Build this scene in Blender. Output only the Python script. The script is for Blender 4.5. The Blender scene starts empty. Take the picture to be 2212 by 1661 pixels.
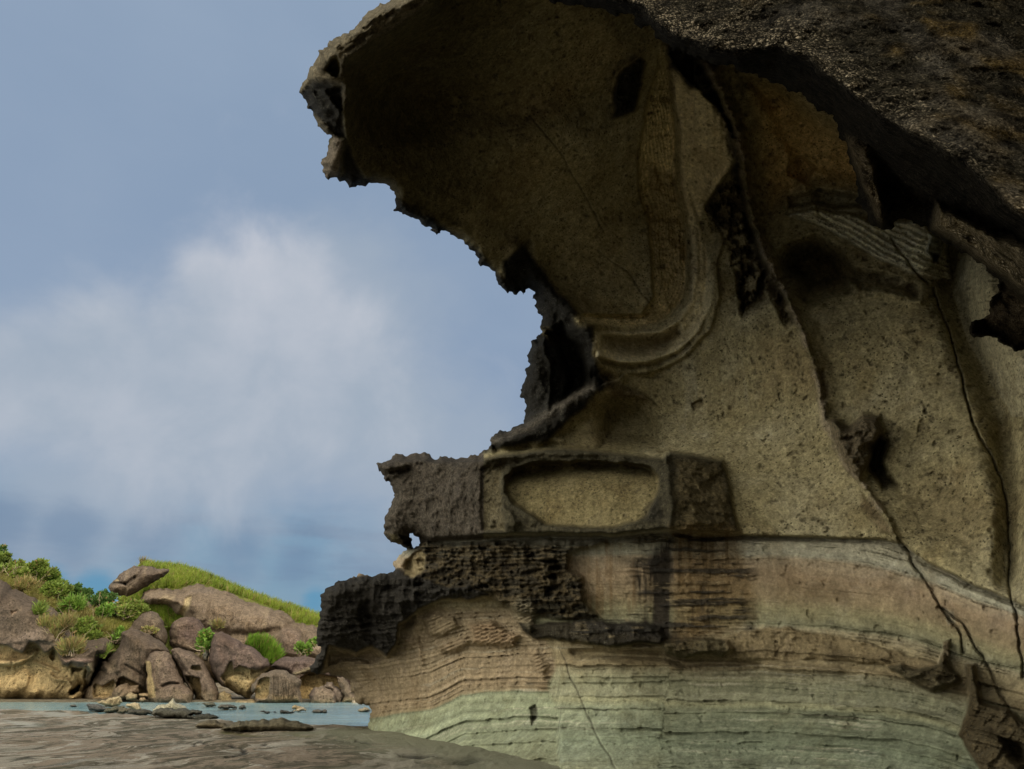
import bpy, math, random
import numpy as np
sc = bpy.context.scene
R = math.radians
# ------------------------------------------------------------------ camera
FPX, CX, CY, PITCH, CAMH = 1474.7, 1106.0, 830.5, R(23.18), 1.6
cam_d = bpy.data.cameras.new("camera"); cam = bpy.data.objects.new("camera", cam_d)
sc.collection.objects.link(cam); sc.camera = cam
cam_d.sensor_fit = 'HORIZONTAL'; cam_d.sensor_width = 36.0; cam_d.lens = 24.0
cam_d.clip_start = 0.05; cam_d.clip_end = 20000.0
cam.location = (0, 0, CAMH); cam.rotation_euler = (R(90) + PITCH, 0, 0)
# ------------------------------------------------------------------ world, sun
SUN_EL, SUN_DIR = R(29), (0.66, -0.75)            # horizontal direction towards the sun
sun_az = math.atan2(SUN_DIR[0], SUN_DIR[1])
sd_ = bpy.data.lights.new("sun", 'SUN'); sd_.energy = 2.5; sd_.angle = R(1.2); sd_.color = (1.0, 0.86, 0.66)
sun = bpy.data.objects.new("sun", sd_); sc.collection.objects.link(sun)
sun.rotation_euler = (R(90) - SUN_EL, 0, math.atan2(SUN_DIR[0], -SUN_DIR[1]))
w = bpy.data.worlds.new("World"); sc.world = w; w.use_nodes = True
nt = w.node_tree; nt.nodes.clear(); N = nt.nodes; L = nt.links
def wn(t, **k):
    n = N.new(t)
    for a, b in k.items(): setattr(n, a, b)
    return n
def wmath(op, a, b=None, c=None, clamp=False):
    n = wn('ShaderNodeMath', operation=op, use_clamp=clamp)
    for i, v in enumerate((a, b, c)):
        if v is None: continue
        if isinstance(v, (int, float)): n.inputs[i].default_value = v
        else: L.new(v, n.inputs[i])
    return n.outputs[0]
def wmix(fac, a, b):
    n = wn('ShaderNodeMix', data_type='RGBA')
    for s, v in ((n.inputs[0], fac), (n.inputs[6], a), (n.inputs[7], b)):
        if isinstance(v, (int, float)): s.default_value = v
        elif isinstance(v, tuple): s.default_value = (*v, 1)
        else: L.new(v, s)
    return n.outputs[2]
def smooth(x, a, b):
    n = wn('ShaderNodeMapRange', interpolation_type='SMOOTHSTEP')
    L.new(x, n.inputs[0]); n.inputs[1].default_value = a; n.inputs[2].default_value = b
    return n.outputs[0]
def pixdir(x, y):                                   # direction of a photograph pixel (2212 wide) seen by the camera
    xc = (x - CX) / FPX; yc = -(y - CY) / FPX
    cp, sp = math.cos(PITCH), math.sin(PITCH)
    return np.array([xc, cp - yc * sp, sp + yc * cp])
sky = wn('ShaderNodeTexSky', sky_type='NISHITA'); sky.sun_disc = False
sky.sun_elevation = SUN_EL; sky.sun_rotation = math.atan2(SUN_DIR[0], SUN_DIR[1])
sky.air_density = 1.3; sky.dust_density = 1.5; sky.ozone_density = 2.0
tc = wn('ShaderNodeTexCoord'); gdir = tc.outputs['Generated']
sx = wn('ShaderNodeSeparateXYZ'); L.new(gdir, sx.inputs[0])
def wnoise(scale, detail, rough=0.55, dist=0.0, zs=1.0, off=(0, 0, 0)):
    m = wn('ShaderNodeMapping'); L.new(gdir, m.inputs[0]); m.inputs['Scale'].default_value = (1, 1, zs); m.inputs['Location'].default_value = off
    n = wn('ShaderNodeTexNoise'); L.new(m.outputs[0], n.inputs['Vector'])
    n.inputs['Scale'].default_value = scale; n.inputs['Detail'].default_value = detail
    n.inputs['Roughness'].default_value = rough; n.inputs['Distortion'].default_value = dist
    return n.outputs[0]
# SKYBUILD
def blob(x, y, rdeg):
    d = pixdir(x, y); d = d / np.linalg.norm(d)
    v = wn('ShaderNodeVectorMath', operation='DISTANCE'); L.new(gdir, v.inputs[0]); v.inputs[1].default_value = tuple(d)
    r = math.radians(rdeg)
    q = wmath('DIVIDE', v.outputs['Value'], r); q = wmath('MULTIPLY', q, q)
    q = wmath('MULTIPLY', q, -1.0); return wmath('EXPONENT', q)
acc = None
for (bx, by, br) in ((620, 620, 5.6), (520, 700, 7.0), (720, 760, 7.5), (450, 600, 3.0), (235, 730, 4.6), (160, 820, 6.5),
                     (430, 860, 12.0), (740, 850, 8.5), (20, 820, 5.5), (850, 880, 5.5)):
    b_ = blob(bx, by, br)
    acc = b_ if acc is None else wmath('SMOOTH_MAX', acc, b_, 0.35)
n1 = wnoise(7.0, 8, 0.55, 0.25); n2 = wnoise(2.6, 5, 0.5, 0.2, 1.6, (3.1, 1.7, 0.4)); n3 = wnoise(4.0, 6, 0.55, 0.1, 5.0, (0.3, 5.1, 2.2))
cum = wmath('ADD', acc, wmath('MULTIPLY', wmath('SUBTRACT', n1, 0.5), 0.95))
cum = smooth(cum, 0.30, 0.86)
lit = wmath('ADD', wmath('MULTIPLY', smooth(n1, 0.30, 0.70), 0.45), wmath('MULTIPLY', smooth(sx.outputs[2], 0.33, 0.62), 0.60))
up = smooth(sx.outputs[2], 0.16, 0.42)               # high up: even pale veil
low = smooth(sx.outputs[2], 0.26, 0.17)              # near the horizon: open blue between flat grey bars
veil = wmath('ADD', wmath('MULTIPLY', up, 0.50), wmath('MULTIPLY', smooth(n2, 0.3, 0.7), 0.40))
bars = smooth(wmath('ADD', n3, wmath('MULTIPLY', low, -0.04)), 0.42, 0.62)
clear = wmix(low, (0.225, 0.310, 0.460), (0.105, 0.245, 0.395))
base = wmix(smooth(sx.outputs[2], 0.3, 0.9), clear, (0.245, 0.345, 0.49))
skyc = wn('ShaderNodeVectorMath', operation='SCALE'); L.new(sky.outputs[0], skyc.inputs[0]); skyc.inputs['Scale'].default_value = 0.10
base = wmix(0.80, skyc.outputs[0], base)
c = wmix(wmath('MULTIPLY', veil, 0.8, clamp=True), base, (0.315, 0.400, 0.525))
c = wmix(wmath('MULTIPLY', bars, wmath('MULTIPLY', low, 0.85)), c, (0.165, 0.245, 0.365))
acc2 = None
for (bx, by, br) in ((520, 900, 15), (900, 1000, 12), (180, 930, 12), (760, 700, 11), (300, 1060, 9)):
    b_ = blob(bx, by, br); acc2 = b_ if acc2 is None else wmath('SMOOTH_MAX', acc2, b_, 0.35)
n4 = wnoise(4.2, 7, 0.55, 0.3, 1.5, (7.1, 0.2, 3.3)); acc2 = smooth(wmath('ADD', acc2, wmath('MULTIPLY', wmath('SUBTRACT', n4, 0.5), 1.3)), 0.35, 1.05)
c = wmix(wmath('MULTIPLY', acc2, 0.9), c, (0.345, 0.415, 0.510))
def group(lst):
    a_ = None
    for (bx, by, br) in lst:
        b_ = blob(bx, by, br); a_ = b_ if a_ is None else wmath('SMOOTH_MAX', a_, b_, 0.3)
    return a_
n5 = wnoise(5.0, 6, 0.6, 0.3, 3.5, (1.1, 9.2, 5.3))
dkb = smooth(wmath('ADD', group(((0, 1130, 3.4), (150, 1150, 3.4), (330, 1165, 3.2), (520, 1190, 3.2), (640, 1215, 2.6))), wmath('MULTIPLY', wmath('SUBTRACT', n5, 0.5), 0.9)), 0.42, 1.05)
c = wmix(wmath('MULTIPLY', dkb, 0.6), c, (0.160, 0.245, 0.375))
cyb = smooth(wmath('ADD', group(((-40, 1240, 2.6), (90, 1262, 2.4), (200, 1275, 2.2), (300, 1300, 1.8), (680, 1300, 1.6))), wmath('MULTIPLY', wmath('SUBTRACT', n5, 0.5), 1.1)), 0.48, 1.0)
c = wmix(wmath('MULTIPLY', cyb, 0.85), c, (0.115, 0.300, 0.470))
c = wmix(wmath('MULTIPLY', cum, 0.92), c, wmix(lit, (0.350, 0.420, 0.510), (0.585, 0.605, 0.665)))
# bright glow added to the unseen sky behind and left, to light the cliff
behind = wmath('MULTIPLY', smooth(sx.outputs[1], 0.15, -0.40), smooth(sx.outputs[2], -0.10, 0.16))
behind = wmath('MAXIMUM', behind, wmath('MULTIPLY', smooth(sx.outputs[0], -0.66, -0.88), smooth(sx.outputs[2], -0.08, 0.12)))
c = wmix(wmath('MULTIPLY', behind, wmath('ADD', 0.70, wmath('MULTIPLY', n2, 0.5)), clamp=True), c, (3.6, 3.35, 2.80))
bg = wn('ShaderNodeBackground'); L.new(c, bg.inputs[0]); bg.inputs[1].default_value = 1.0
ow = wn('ShaderNodeOutputWorld'); L.new(bg.outputs[0], ow.inputs[0])
sc.view_settings.view_transform = 'Standard'; sc.view_settings.look = 'None'
sc.view_settings.exposure = 0.0; sc.view_settings.gamma = 1.0
try:
    sc.cycles.max_bounces = 6; sc.cycles.diffuse_bounces = 4; sc.cycles.glossy_bounces = 2
    sc.cycles.transmission_bounces = 2; sc.cycles.use_denoising = True; sc.cycles.sample_clamp_indirect = 4.0
except Exception: pass
# ------------------------------------------------------------------ numpy helpers
def ray(x, y):
    """world direction of a photo pixel, scaled so that its Y (forward) part is 1"""
    x = np.asarray(x, float); y = np.asarray(y, float)
    xc = (x - CX) / FPX; yc = -(y - CY) / FPX
    cp, sp = math.cos(PITCH), math.sin(PITCH)
    dy = cp - yc * sp
    return np.stack([xc / dy, np.ones_like(dy), (sp + yc * cp) / dy], -1)
def point(x, y, Y):
    d = ray(x, y); P = d * np.asarray(Y, float)[..., None]; P[..., 2] += CAMH
    return P
def ss(a, b, x):
    t = np.clip((x - a) / (b - a), 0, 1); return t * t * (3 - 2 * t)
_rs = np.random.RandomState(11)
_T = _rs.rand(65536).astype(np.float32)
def _h(ix, iy, iz, seed):
    h = (ix * 73856093) ^ (iy * 19349663) ^ (iz * 83492791) ^ (seed * 2654435)
    h = (h ^ (h >> 13)) * 1274126177
    return _T[(h ^ (h >> 16)) & 65535]
def vnoise(P, seed=0):
    i = np.floor(P).astype(np.int64); f = P - i; f = f * f * f * (f * (f * 6 - 15) + 10)
    r = 0
    for dx in (0, 1):
        wx = f[..., 0] if dx else 1 - f[..., 0]
        for dy in (0, 1):
            wy = f[..., 1] if dy else 1 - f[..., 1]
            for dz in (0, 1):
                wz = f[..., 2] if dz else 1 - f[..., 2]
                r = r + wx * wy * wz * _h(i[..., 0] + dx, i[..., 1] + dy, i[..., 2] + dz, seed)
    return r * 2 - 1
def fbm(P, freq=1.0, octv=4, gain=0.5, seed=0, ridged=False):
    a, s, t = 1.0, 0, 0
    for k in range(octv):
        n = vnoise(P * freq + 17.3 * k, seed + k)
        if ridged: n = 1 - 2 * np.abs(n)
        s = s + a * n; t += a; a *= gain; freq *= 2.03
    return s / t
def worley(P, seed=0):
    i = np.floor(P).astype(np.int64); f = P - i
    d1 = np.full(P.shape[:-1], 9.0); d2 = d1.copy()
    for dx in (-1, 0, 1):
        for dy in (-1, 0, 1):
            for dz in (-1, 0, 1):
                a, b, c_ = i[..., 0] + dx, i[..., 1] + dy, i[..., 2] + dz
                q = (dx + _h(a, b, c_, seed) - f[..., 0]) ** 2 + (dy + _h(a, b, c_, seed + 5) - f[..., 1]) ** 2 + (dz + _h(a, b, c_, seed + 9) - f[..., 2]) ** 2
                m = q < d1
                d2 = np.where(m, d1, np.minimum(d2, q)); d1 = np.where(m, q, d1)
    return np.sqrt(d1), np.sqrt(d2)
def f3(x, y, s):                                    # 2-D noise coordinates
    return np.stack([x * s, y * s, np.zeros_like(x)], -1)
def pdist(x, y, pts, closed=False):
    """distance to a polyline, the side (+ = right of its direction in the picture) and the share of the way along it"""
    pts = np.asarray(pts, float); n = len(pts) - (0 if closed else 1)
    best = np.full(x.shape, 1e12); side = np.zeros(x.shape); tt = np.zeros(x.shape)
    seg = np.linalg.norm(np.diff(pts, axis=0), axis=1); tot = max(seg.sum(), 1e-6); acc_ = 0
    for k in range(n):
        a = pts[k]; b = pts[(k + 1) % len(pts)]; e = b - a; q = (e ** 2).sum() + 1e-9
        t = np.clip(((x - a[0]) * e[0] + (y - a[1]) * e[1]) / q, 0, 1)
        dx = x - a[0] - t * e[0]; dy = y - a[1] - t * e[1]; d = dx * dx + dy * dy
        m = d < best
        best = np.where(m, d, best); side = np.where(m, np.sign(e[0] * dy - e[1] * dx), side)
        tt = np.where(m, (acc_ + t * math.sqrt(q)) / tot, tt)
        acc_ += math.sqrt(q)
    return np.sqrt(best), side, tt
def psd(x, y, pts):
    """signed distance to a polygon, positive inside"""
    pts = np.asarray(pts, float); d, _, _ = pdist(x, y, pts, True)
    ins = np.zeros(x.shape, bool); n = len(pts)
    for k in range(n):
        a = pts[k]; b = pts[(k + 1) % n]
        if a[1] == b[1]: continue
        c_ = ((a[1] > y) != (b[1] > y)) & (x < (b[0] - a[0]) * (y - a[1]) / (b[1] - a[1]) + a[0])
        ins ^= c_
    return np.where(ins, d, -d)
def roughen(pts, amp=0.13, minlen=7, seed=1, closed=True, skip=None):
    rs = random.Random(seed); out = []
    def rec(a, b, dep):
        l = math.hypot(b[0] - a[0], b[1] - a[1])
        if l < minlen or dep > 7: return [a]
        o = rs.gauss(0, amp) * l * min(1.0, 40 / l)
        m = ((a[0] + b[0]) / 2 - (b[1] - a[1]) / l * o, (a[1] + b[1]) / 2 + (b[0] - a[0]) / l * o)
        return rec(a, m, dep + 1) + rec(m, b, dep + 1)
    n = len(pts)
    for k in range(n if closed else n - 1):
        a, b = pts[k], pts[(k + 1) % n]
        if skip and skip(a, b): out.append(a)
        else: out += rec(a, b, 0)
    if not closed: out.append(pts[-1])
    return out
def lerp(a, b, t): return a + (b - a) * t
def paint(col, m, c_):
    m = np.clip(m, 0, 1)[..., None]; col[:] = col * (1 - m) + np.array(c_) * m
# ------------------------------------------------------------------ mesh helpers
COL = sc.collection
def link_mesh(name, V, F, mats, parent=None, col=None, smooth_=True, attrs=None):
    me = bpy.data.meshes.new(name)
    V = np.ascontiguousarray(V, np.float32); F = np.ascontiguousarray(F, np.int32)
    me.vertices.add(len(V)); me.vertices.foreach_set('co', V.ravel())
    k = F.shape[1]; me.loops.add(F.size); me.loops.foreach_set('vertex_index', F.ravel())
    me.polygons.add(len(F)); me.polygons.foreach_set('loop_start', np.arange(0, F.size, k, dtype=np.int32))
    me.polygons.foreach_set('use_smooth', np.full(len(F), smooth_))
    if col is not None:
        a = me.color_attributes.new('Col', 'FLOAT_COLOR', 'POINT')
        c4 = np.ones((len(V), 4), np.float32); c4[:, :col.shape[1]] = col
        a.data.foreach_set('color', c4.ravel())
    for an, av in (attrs or {}).items():
        a = me.attributes.new(an, 'FLOAT', 'POINT'); a.data.foreach_set('value', np.ascontiguousarray(av, np.float32))
    me.update(calc_edges=True); me.validate()
    for m in (mats if isinstance(mats, (list, tuple)) else [mats]): me.materials.append(m)
    o = bpy.data.objects.new(name, me); COL.objects.link(o)
    if parent is not None: o.parent = parent
    return o
def tag(o, label=None, cat=None, group=None, kind=None):
    if label: o['label'] = label
    if cat: o['category'] = cat
    if group: o['group'] = group
    if kind: o['kind'] = kind
    return o
def empty(name, loc=(0, 0, 0)):
    o = bpy.data.objects.new(name, None); COL.objects.link(o); o.location = loc; o.empty_display_size = 0.2
    return o
def set_base(o, loc):
    """move a thing's origin to its base without moving its mesh"""
    loc = np.asarray(loc, np.float32); me = o.data
    V = np.empty(len(me.vertices) * 3, np.float32); me.vertices.foreach_get('co', V)
    me.vertices.foreach_set('co', (V.reshape(-1, 3) - loc).ravel()); me.update()
    o.location = tuple(float(v) for v in loc)
# ------------------------------------------------------------------ material helpers
class Mat:
    def __init__(s, name, rough=0.9, spec=0.07):
        s.m = bpy.data.materials.new(name); s.m.use_nodes = True; s.t = s.m.node_tree; s.N = s.t.nodes; s.L = s.t.links
        s.b = s.N['Principled BSDF']; s.b.inputs['Roughness'].default_value = rough
        s.b.inputs['Specular IOR Level'].default_value = spec
        s.geo = s.N.new('ShaderNodeNewGeometry')
    def put(s, sock, v):
        if isinstance(v, (int, float)): sock.default_value = v
        elif isinstance(v, tuple): sock.default_value = (*v, 1) if len(v) == 3 and len(sock.default_value) == 4 else v
        else: s.L.new(v, sock)
    def attr(s, n, fac=False):
        a = s.N.new('ShaderNodeAttribute'); a.attribute_name = n; return a.outputs['Fac' if fac else 'Color']
    def noise(s, scale, detail=4, rough=0.55, dist=0.0, sc3=None, off=None):
        v = s.geo.outputs['Position']
        if sc3 or off:
            m = s.N.new('ShaderNodeMapping'); s.L.new(v, m.inputs[0]); m.inputs['Scale'].default_value = sc3 or (1, 1, 1)
            m.inputs['Location'].default_value = off or (0, 0, 0); v = m.outputs[0]
        n = s.N.new('ShaderNodeTexNoise'); s.L.new(v, n.inputs['Vector'])
        n.inputs['Scale'].default_value = scale; n.inputs['Detail'].default_value = detail
        n.inputs['Roughness'].default_value = rough; n.inputs['Distortion'].default_value = dist
        return n.outputs[0]
    def voro(s, scale, feature='F1', out='Distance', sc3=None):
        v = s.geo.outputs['Position']
        if sc3:
            m = s.N.new('ShaderNodeMapping'); s.L.new(v, m.inputs[0]); m.inputs['Scale'].default_value = sc3; v = m.outputs[0]
        n = s.N.new('ShaderNodeTexVoronoi'); n.feature = feature; s.L.new(v, n.inputs['Vector']); n.inputs['Scale'].default_value = scale
        return n.outputs[out]
    def math(s, op, a, b=None, clamp=False):
        n = s.N.new('ShaderNodeMath'); n.operation = op; n.use_clamp = clamp
        s.put(n.inputs[0], a)
        if b is not None: s.put(n.inputs[1], b)
        return n.outputs[0]
    def mr(s, v, a, b, c=0.0, d=1.0, smooth=True):
        n = s.N.new('ShaderNodeMapRange'); n.interpolation_type = 'SMOOTHSTEP' if smooth else 'LINEAR'
        s.put(n.inputs[0], v)
        for i, q in enumerate((a, b, c, d)): n.inputs[i + 1].default_value = q
        return n.outputs[0]
    def mix(s, fac, a, b, mode='MIX'):
        n = s.N.new('ShaderNodeMix'); n.data_type = 'RGBA'; n.blend_type = mode
        s.put(n.inputs[0], fac)
        for k, v in ((6, a), (7, b)):
            if isinstance(v, tuple): n.inputs[k].default_value = (*v, 1)
            else: s.L.new(v, n.inputs[k])
        return n.outputs[2]
    def scale(s, col, f):
        n = s.N.new('ShaderNodeVectorMath'); n.operation = 'SCALE'; s.L.new(col, n.inputs[0]); s.put(n.inputs['Scale'], f); return n.outputs[0]
    def bump(s, h, strength=0.6, dist=0.02, prev=None):
        n = s.N.new('ShaderNodeBump'); n.inputs['Strength'].default_value = strength; n.inputs['Distance'].default_value = dist
        s.L.new(h, n.inputs['Height'])
        if prev is not None: s.L.new(prev, n.inputs['Normal'])
        return n.outputs[0]
    def done(s, col=None, nrm=None, rough=None):
        if col is not None: s.put(s.b.inputs['Base Color'], col)
        if nrm is not None: s.L.new(nrm, s.b.inputs['Normal'])
        if rough is not None: s.put(s.b.inputs['Roughness'], rough)
        return s.m
def rock_mat(name, k=1.0, grain=1.0, bump=0.6, lichen=1.0):
    """sandstone: zone colour on the mesh x grain, dark pits, and pale lichen specks where 'crust' is high; k scales the pattern size (m)"""
    M = Mat(name); c_ = M.attr('Col'); cr = M.attr('crust', True)
    g1 = M.noise(15 / k, 6, 0.85); g2 = M.noise(5 / k, 6, 0.72); g3 = M.noise(0.8 / k, 5, 0.62, 0.4); st = M.noise(3.2 / k, 5, 0.65, 0.3, sc3=(1.6, 1.6, 0.16))
    smo = M.attr('smo', True); g1m = M.math('ADD', M.math('MULTIPLY', M.math('SUBTRACT', M.mr(g1, 0.3, 0.7, 1 - 0.40 * grain, 1 + 0.38 * grain), 1.0), M.math('SUBTRACT', 1.0, M.math('MULTIPLY', smo, 0.65))), 1.0)
    f = M.math('MULTIPLY', g1m, M.math('MULTIPLY', M.mr(g2, 0.3, 0.7, 0.78, 1.20), M.mr(st, 0.3, 0.7, 0.86, 1.13)))
    c_ = M.scale(c_, f)
    c_ = M.mix(M.math('MULTIPLY', M.mr(g3, 0.50, 0.66), 0.50), c_, M.mix(1.0, c_, (0.62, 0.56, 0.48), 'MULTIPLY'))
    c_ = M.mix(M.math('MULTIPLY', M.mr(M.noise(1.7 / k, 5, 0.7, 0.5, off=(4, 8, 3)), 0.52, 0.68), 0.45), c_, M.mix(1.0, c_, (1.22, 1.24, 1.38), 'MULTIPLY'))
    vd = M.voro(5 / k); pit = M.mr(vd, 0.06, 0.22, 1, 0); pit = M.math('MULTIPLY', pit, M.mr(M.noise(2.2 / k, 4, 0.6), 0.50, 0.60))
    p2 = M.math('MULTIPLY', M.mr(M.voro(11 / k), 0.12, 0.30, 1, 0), M.mr(M.noise(1.3 / k, 4, 0.6, off=(9, 1, 2)), 0.38, 0.56)); pit = M.math('MAXIMUM', pit, p2)
    pit = M.math('MULTIPLY', pit, M.math('SUBTRACT', 1.0, M.math('MULTIPLY', smo, 0.75)))
    c_ = M.mix(M.math('MULTIPLY', pit, 0.75), c_, (0.040, 0.036, 0.024))
    sp = M.math('MULTIPLY', M.mr(M.noise(20 / k, 4, 0.8), 0.55, 0.66), M.mr(M.noise(2.3 / k, 3), 0.40, 0.60))
    c_ = M.mix(M.math('MULTIPLY', M.math('MULTIPLY', sp, cr), 0.50 * lichen), c_, (0.24, 0.235, 0.18))
    dk = M.math('MULTIPLY', M.mr(M.noise(12 / k, 5, 0.75, off=(5, 2, 9)), 0.45, 0.62), cr)
    c_ = M.mix(M.math('MULTIPLY', dk, 0.6), c_, (0.016, 0.016, 0.013))
    h = M.math('ADD', M.math('MULTIPLY', g2, 2.2), M.math('MULTIPLY', g1, 0.7))
    h = M.math('SUBTRACT', h, M.math('MULTIPLY', pit, 0.8))
    cb = M.math('MULTIPLY', M.noise(10 / k, 6, 0.8), M.math('MULTIPLY', cr, 2.6))
    return M.done(c_, M.bump(M.math('ADD', h, cb), bump, 0.045 * k), 0.92)
# ================================================================== THE NEAR CLIFF
OCH = (0.290, 0.255, 0.143); GRN = (0.300, 0.330, 0.235); PNK = (0.400, 0.290, 0.185); WHT = (0.44, 0.43, 0.34)
CRU = (0.022, 0.021, 0.018); BRN = (0.150, 0.115, 0.065); TAN = (0.23, 0.175, 0.11)
SIL = [(1230, -480), (1000, -230), (925, -130), (880, -60), (860, -12), (810, 18), (782, 43), (740, 73), (700, 103), (685, 125), (664, 165), (652, 185), (646, 200), (660, 215),
       (672, 235), (682, 258), (692, 276), (719, 292), (706, 330), (694, 355), (697, 372), (710, 389), (745, 390), (772, 400), (790, 403),
       (815, 395), (835, 398), (852, 414), (853, 430), (849, 455), (870, 463), (905, 474), (930, 490), (943, 509), (950, 494), (962, 498), (985, 512), (1003, 524),
       (1022, 542), (1032, 566), (1050, 575), (1070, 587), (1072, 604), (1085, 622), (1096, 634), (1106, 630), (1116, 637), (1124, 624),
       (1130, 637), (1138, 622), (1148, 626), (1150, 645), (1158, 665), (1172, 682), (1166, 706), (1172, 716), (1160, 735), (1148, 742), (1140, 772),
       (1146, 786), (1136, 803), (1128, 832), (1126, 860), (1132, 915), (1112, 921), (1088, 932), (1062, 943), (1058, 952), (1068, 965),
       (1072, 972), (1042, 974), (1034, 985), (1000, 988), (960, 985), (930, 983), (900, 978), (870, 981), (845, 992), (812, 1002), (822, 1018),
       (843, 1042), (849, 1060), (845, 1085), (836, 1110), (832, 1130), (834, 1160), (850, 1172), (878, 1184), (889, 1183), (891, 1166), (884, 1152),
       (893, 1151), (905, 1160), (909, 1174), (890, 1186), (868, 1196), (850, 1212), (854, 1232), (830, 1238), (800, 1245), (770, 1247), (745, 1254),
       (722, 1264), (702, 1272), (692, 1284), (694, 1300), (690, 1330), (684, 1370), (687, 1396), (694, 1404), (682, 1420), (668, 1440), (671, 1454), (690, 1456),
       (710, 1452), (728, 1460), (747, 1466), (757, 1480), (764, 1497), (785, 1520), (803, 1535), (800, 1548), (795, 1562), (796, 1575), (788, 1600), (760, 1640),
       (700, 1790), (3200, 1790), (3200, -480)]
_sk = lambda a, b: max(a[0], b[0]) > 2000 or min(a[1], b[1]) > 1590 or max(a[1], b[1]) < -100
SILR = roughen(SIL, 0.16, 6, 4, True, _sk)
STEP = 2.2
gx = np.concatenate([np.arange(630, 2290, STEP), np.arange(2290, 3200, 26)]); gy = np.concatenate([np.arange(-480, -60, 12), np.arange(-60, 1700, STEP), np.arange(1700, 1790, 12)])
X, Y = np.meshgrid(gx, gy)
sdc = psd(X, Y, SIL); near = np.abs(sdc) < 16
sdf = sdc.copy(); sdf[near] = psd(X[near], Y[near], SILR)
# snap nodes near the outline onto it
q = (np.abs(sdf) < STEP * 0.75)
xs, ys = X[q], Y[q]; e_ = 0.5
g1 = psd(xs + e_, ys, SILR) - psd(xs - e_, ys, SILR); g2 = psd(xs, ys + e_, SILR) - psd(xs, ys - e_, SILR)
gl = np.sqrt(g1 ** 2 + g2 ** 2) + 1e-6; s0 = sdf[q]
X[q] = xs - g1 / gl * s0; Y[q] = ys - g2 / gl * s0; sdf[q] = 0
keep = sdf >= 0
# --- large form: thin-plate surface through depths (m) ; 'H' = height above the eye instead
Hh = lambda x, y, h: (x, y, h / float(ray(x, y)[2]))
CP = [(700, 1790, 22), (700, 1600, 24.4), (793, 1585, 23.6), (850, 1700, 19.5), (900, 1604, 21.0), (1000, 1628, 18.1), (1100, 1644, 16.5), (1190, 1664, 15.0), (1230, 1610, 15.6), (1210, 1760, 13.6),
      (1500, 1661, 13.4), (1800, 1661, 11.6), (2080, 1661, 10.0), (2330, 1661, 8.4), (1500, 1790, 12.6), (2100, 1790, 9.8), (2330, 1790, 8.2),
      (800, 1500, 24.6), (760, 1420, 24.2), (690, 1340, 22.6), (800, 1300, 22.0), (900, 1450, 22.2), (1000, 1500, 20.2), (1100, 1470, 18.8), (900, 1300, 21.6), (1000, 1300, 20), (1150, 1300, 17.9), (1300, 1500, 16.3), (1300, 1300, 16.3), (1450, 1300, 15.3), (1500, 1500, 15.2),
      (1700, 1300, 13.9), (1700, 1500, 13.6), (1900, 1300, 12.6), (1900, 1500, 12.2), (2100, 1300, 11.2), (2100, 1500, 10.8), (2330, 1400, 9.2), (850, 1200, 22.0),
      (830, 1100, 21.0), (900, 1020, 20.6), (1030, 1060, 18.3), (1100, 1070, 17.7), (1300, 1070, 16.4), (1450, 1070, 15.6), (1570, 1070, 15.3), (1700, 1100, 14.6), (1900, 1100, 13.2), (2100, 1100, 11.6), (2330, 1100, 9.8),
      (1130, 900, 19.2), (1150, 780, 18.6), (1280, 880, 18.4), (1400, 920, 18.2), (1400, 820, 18.3), (1550, 930, 16.9), (1550, 800, 17.3), (1700, 900, 15.6), (1900, 900, 13.9), (2100, 900, 12.3), (2330, 900, 10.6),
      (1200, 700, 17.6), (1300, 720, 17.7), (1450, 700, 17.8), (1620, 700, 16.2), (1780, 700, 14.9), (1950, 700, 13.8), (2100, 700, 12.9), (2330, 700, 11.4),
      Hh(1160, 620, 11.0), Hh(1090, 560, 10.7), (1400, 560, 17.2), (1530, 560, 16.9), (1650, 500, 15.8), (1850, 480, 14.6), (2050, 480, 13.8), (2330, 480, 12.4),
      Hh(1250, 500, 12.0), Hh(1400, 450, 13.0), Hh(1000, 500, 10.3), Hh(900, 450, 9.9), Hh(1100, 420, 11.4), Hh(1250, 350, 12.3), Hh(1400, 250, 13.3), Hh(1540, 300, 13.6),
      Hh(700, 360, 9.1), Hh(830, 380, 9.7), Hh(740, 250, 9.2), Hh(850, 280, 10.6), Hh(1000, 300, 11.4), Hh(650, 200, 8.9), Hh(745, 130, 8.9), Hh(850, 150, 10.4), Hh(1000, 150, 11.3), Hh(1150, 150, 12.0), Hh(1300, 150, 12.8), Hh(1450, 130, 13.4),
      Hh(925, 0, 9.6), Hh(1050, 0, 10.9), Hh(1200, 0, 11.7), Hh(1400, 0, 12.9), Hh(1000, -110, 10.0), Hh(1300, -110, 11.6), (1700, 250, 13.0), (1850, 250, 12.6), (3000, 1661, 6.2), (3000, 1300, 6.6), (3000, 900, 7.3), (3000, 480, 8.0), (3000, -100, 6.3), (3000, -450, 5.2), Hh(1300, -450, 11.5), Hh(2000, -450, 12.5), (1700, 60, 11.0), (2000, 200, 12), (2330, 200, 11.4), (2330, -100, 9.4), (1800, -100, 10)]
CPa = np.array(CP, float); cxy = CPa[:, :2] / 1000; n_ = len(CPa)
def _tps(r2): return 0.5 * r2 * np.log(r2 + 1e-9)
D2 = ((cxy[:, None] - cxy[None]) ** 2).sum(-1)
A = np.zeros((n_ + 3, n_ + 3)); A[:n_, :n_] = _tps(D2) + np.eye(n_) * 2e-4
A[:n_, n_:] = np.c_[np.ones(n_), cxy]; A[n_:, :n_] = A[:n_, n_:].T
wts = np.linalg.solve(A, np.r_[CPa[:, 2], 0, 0, 0])
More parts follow.
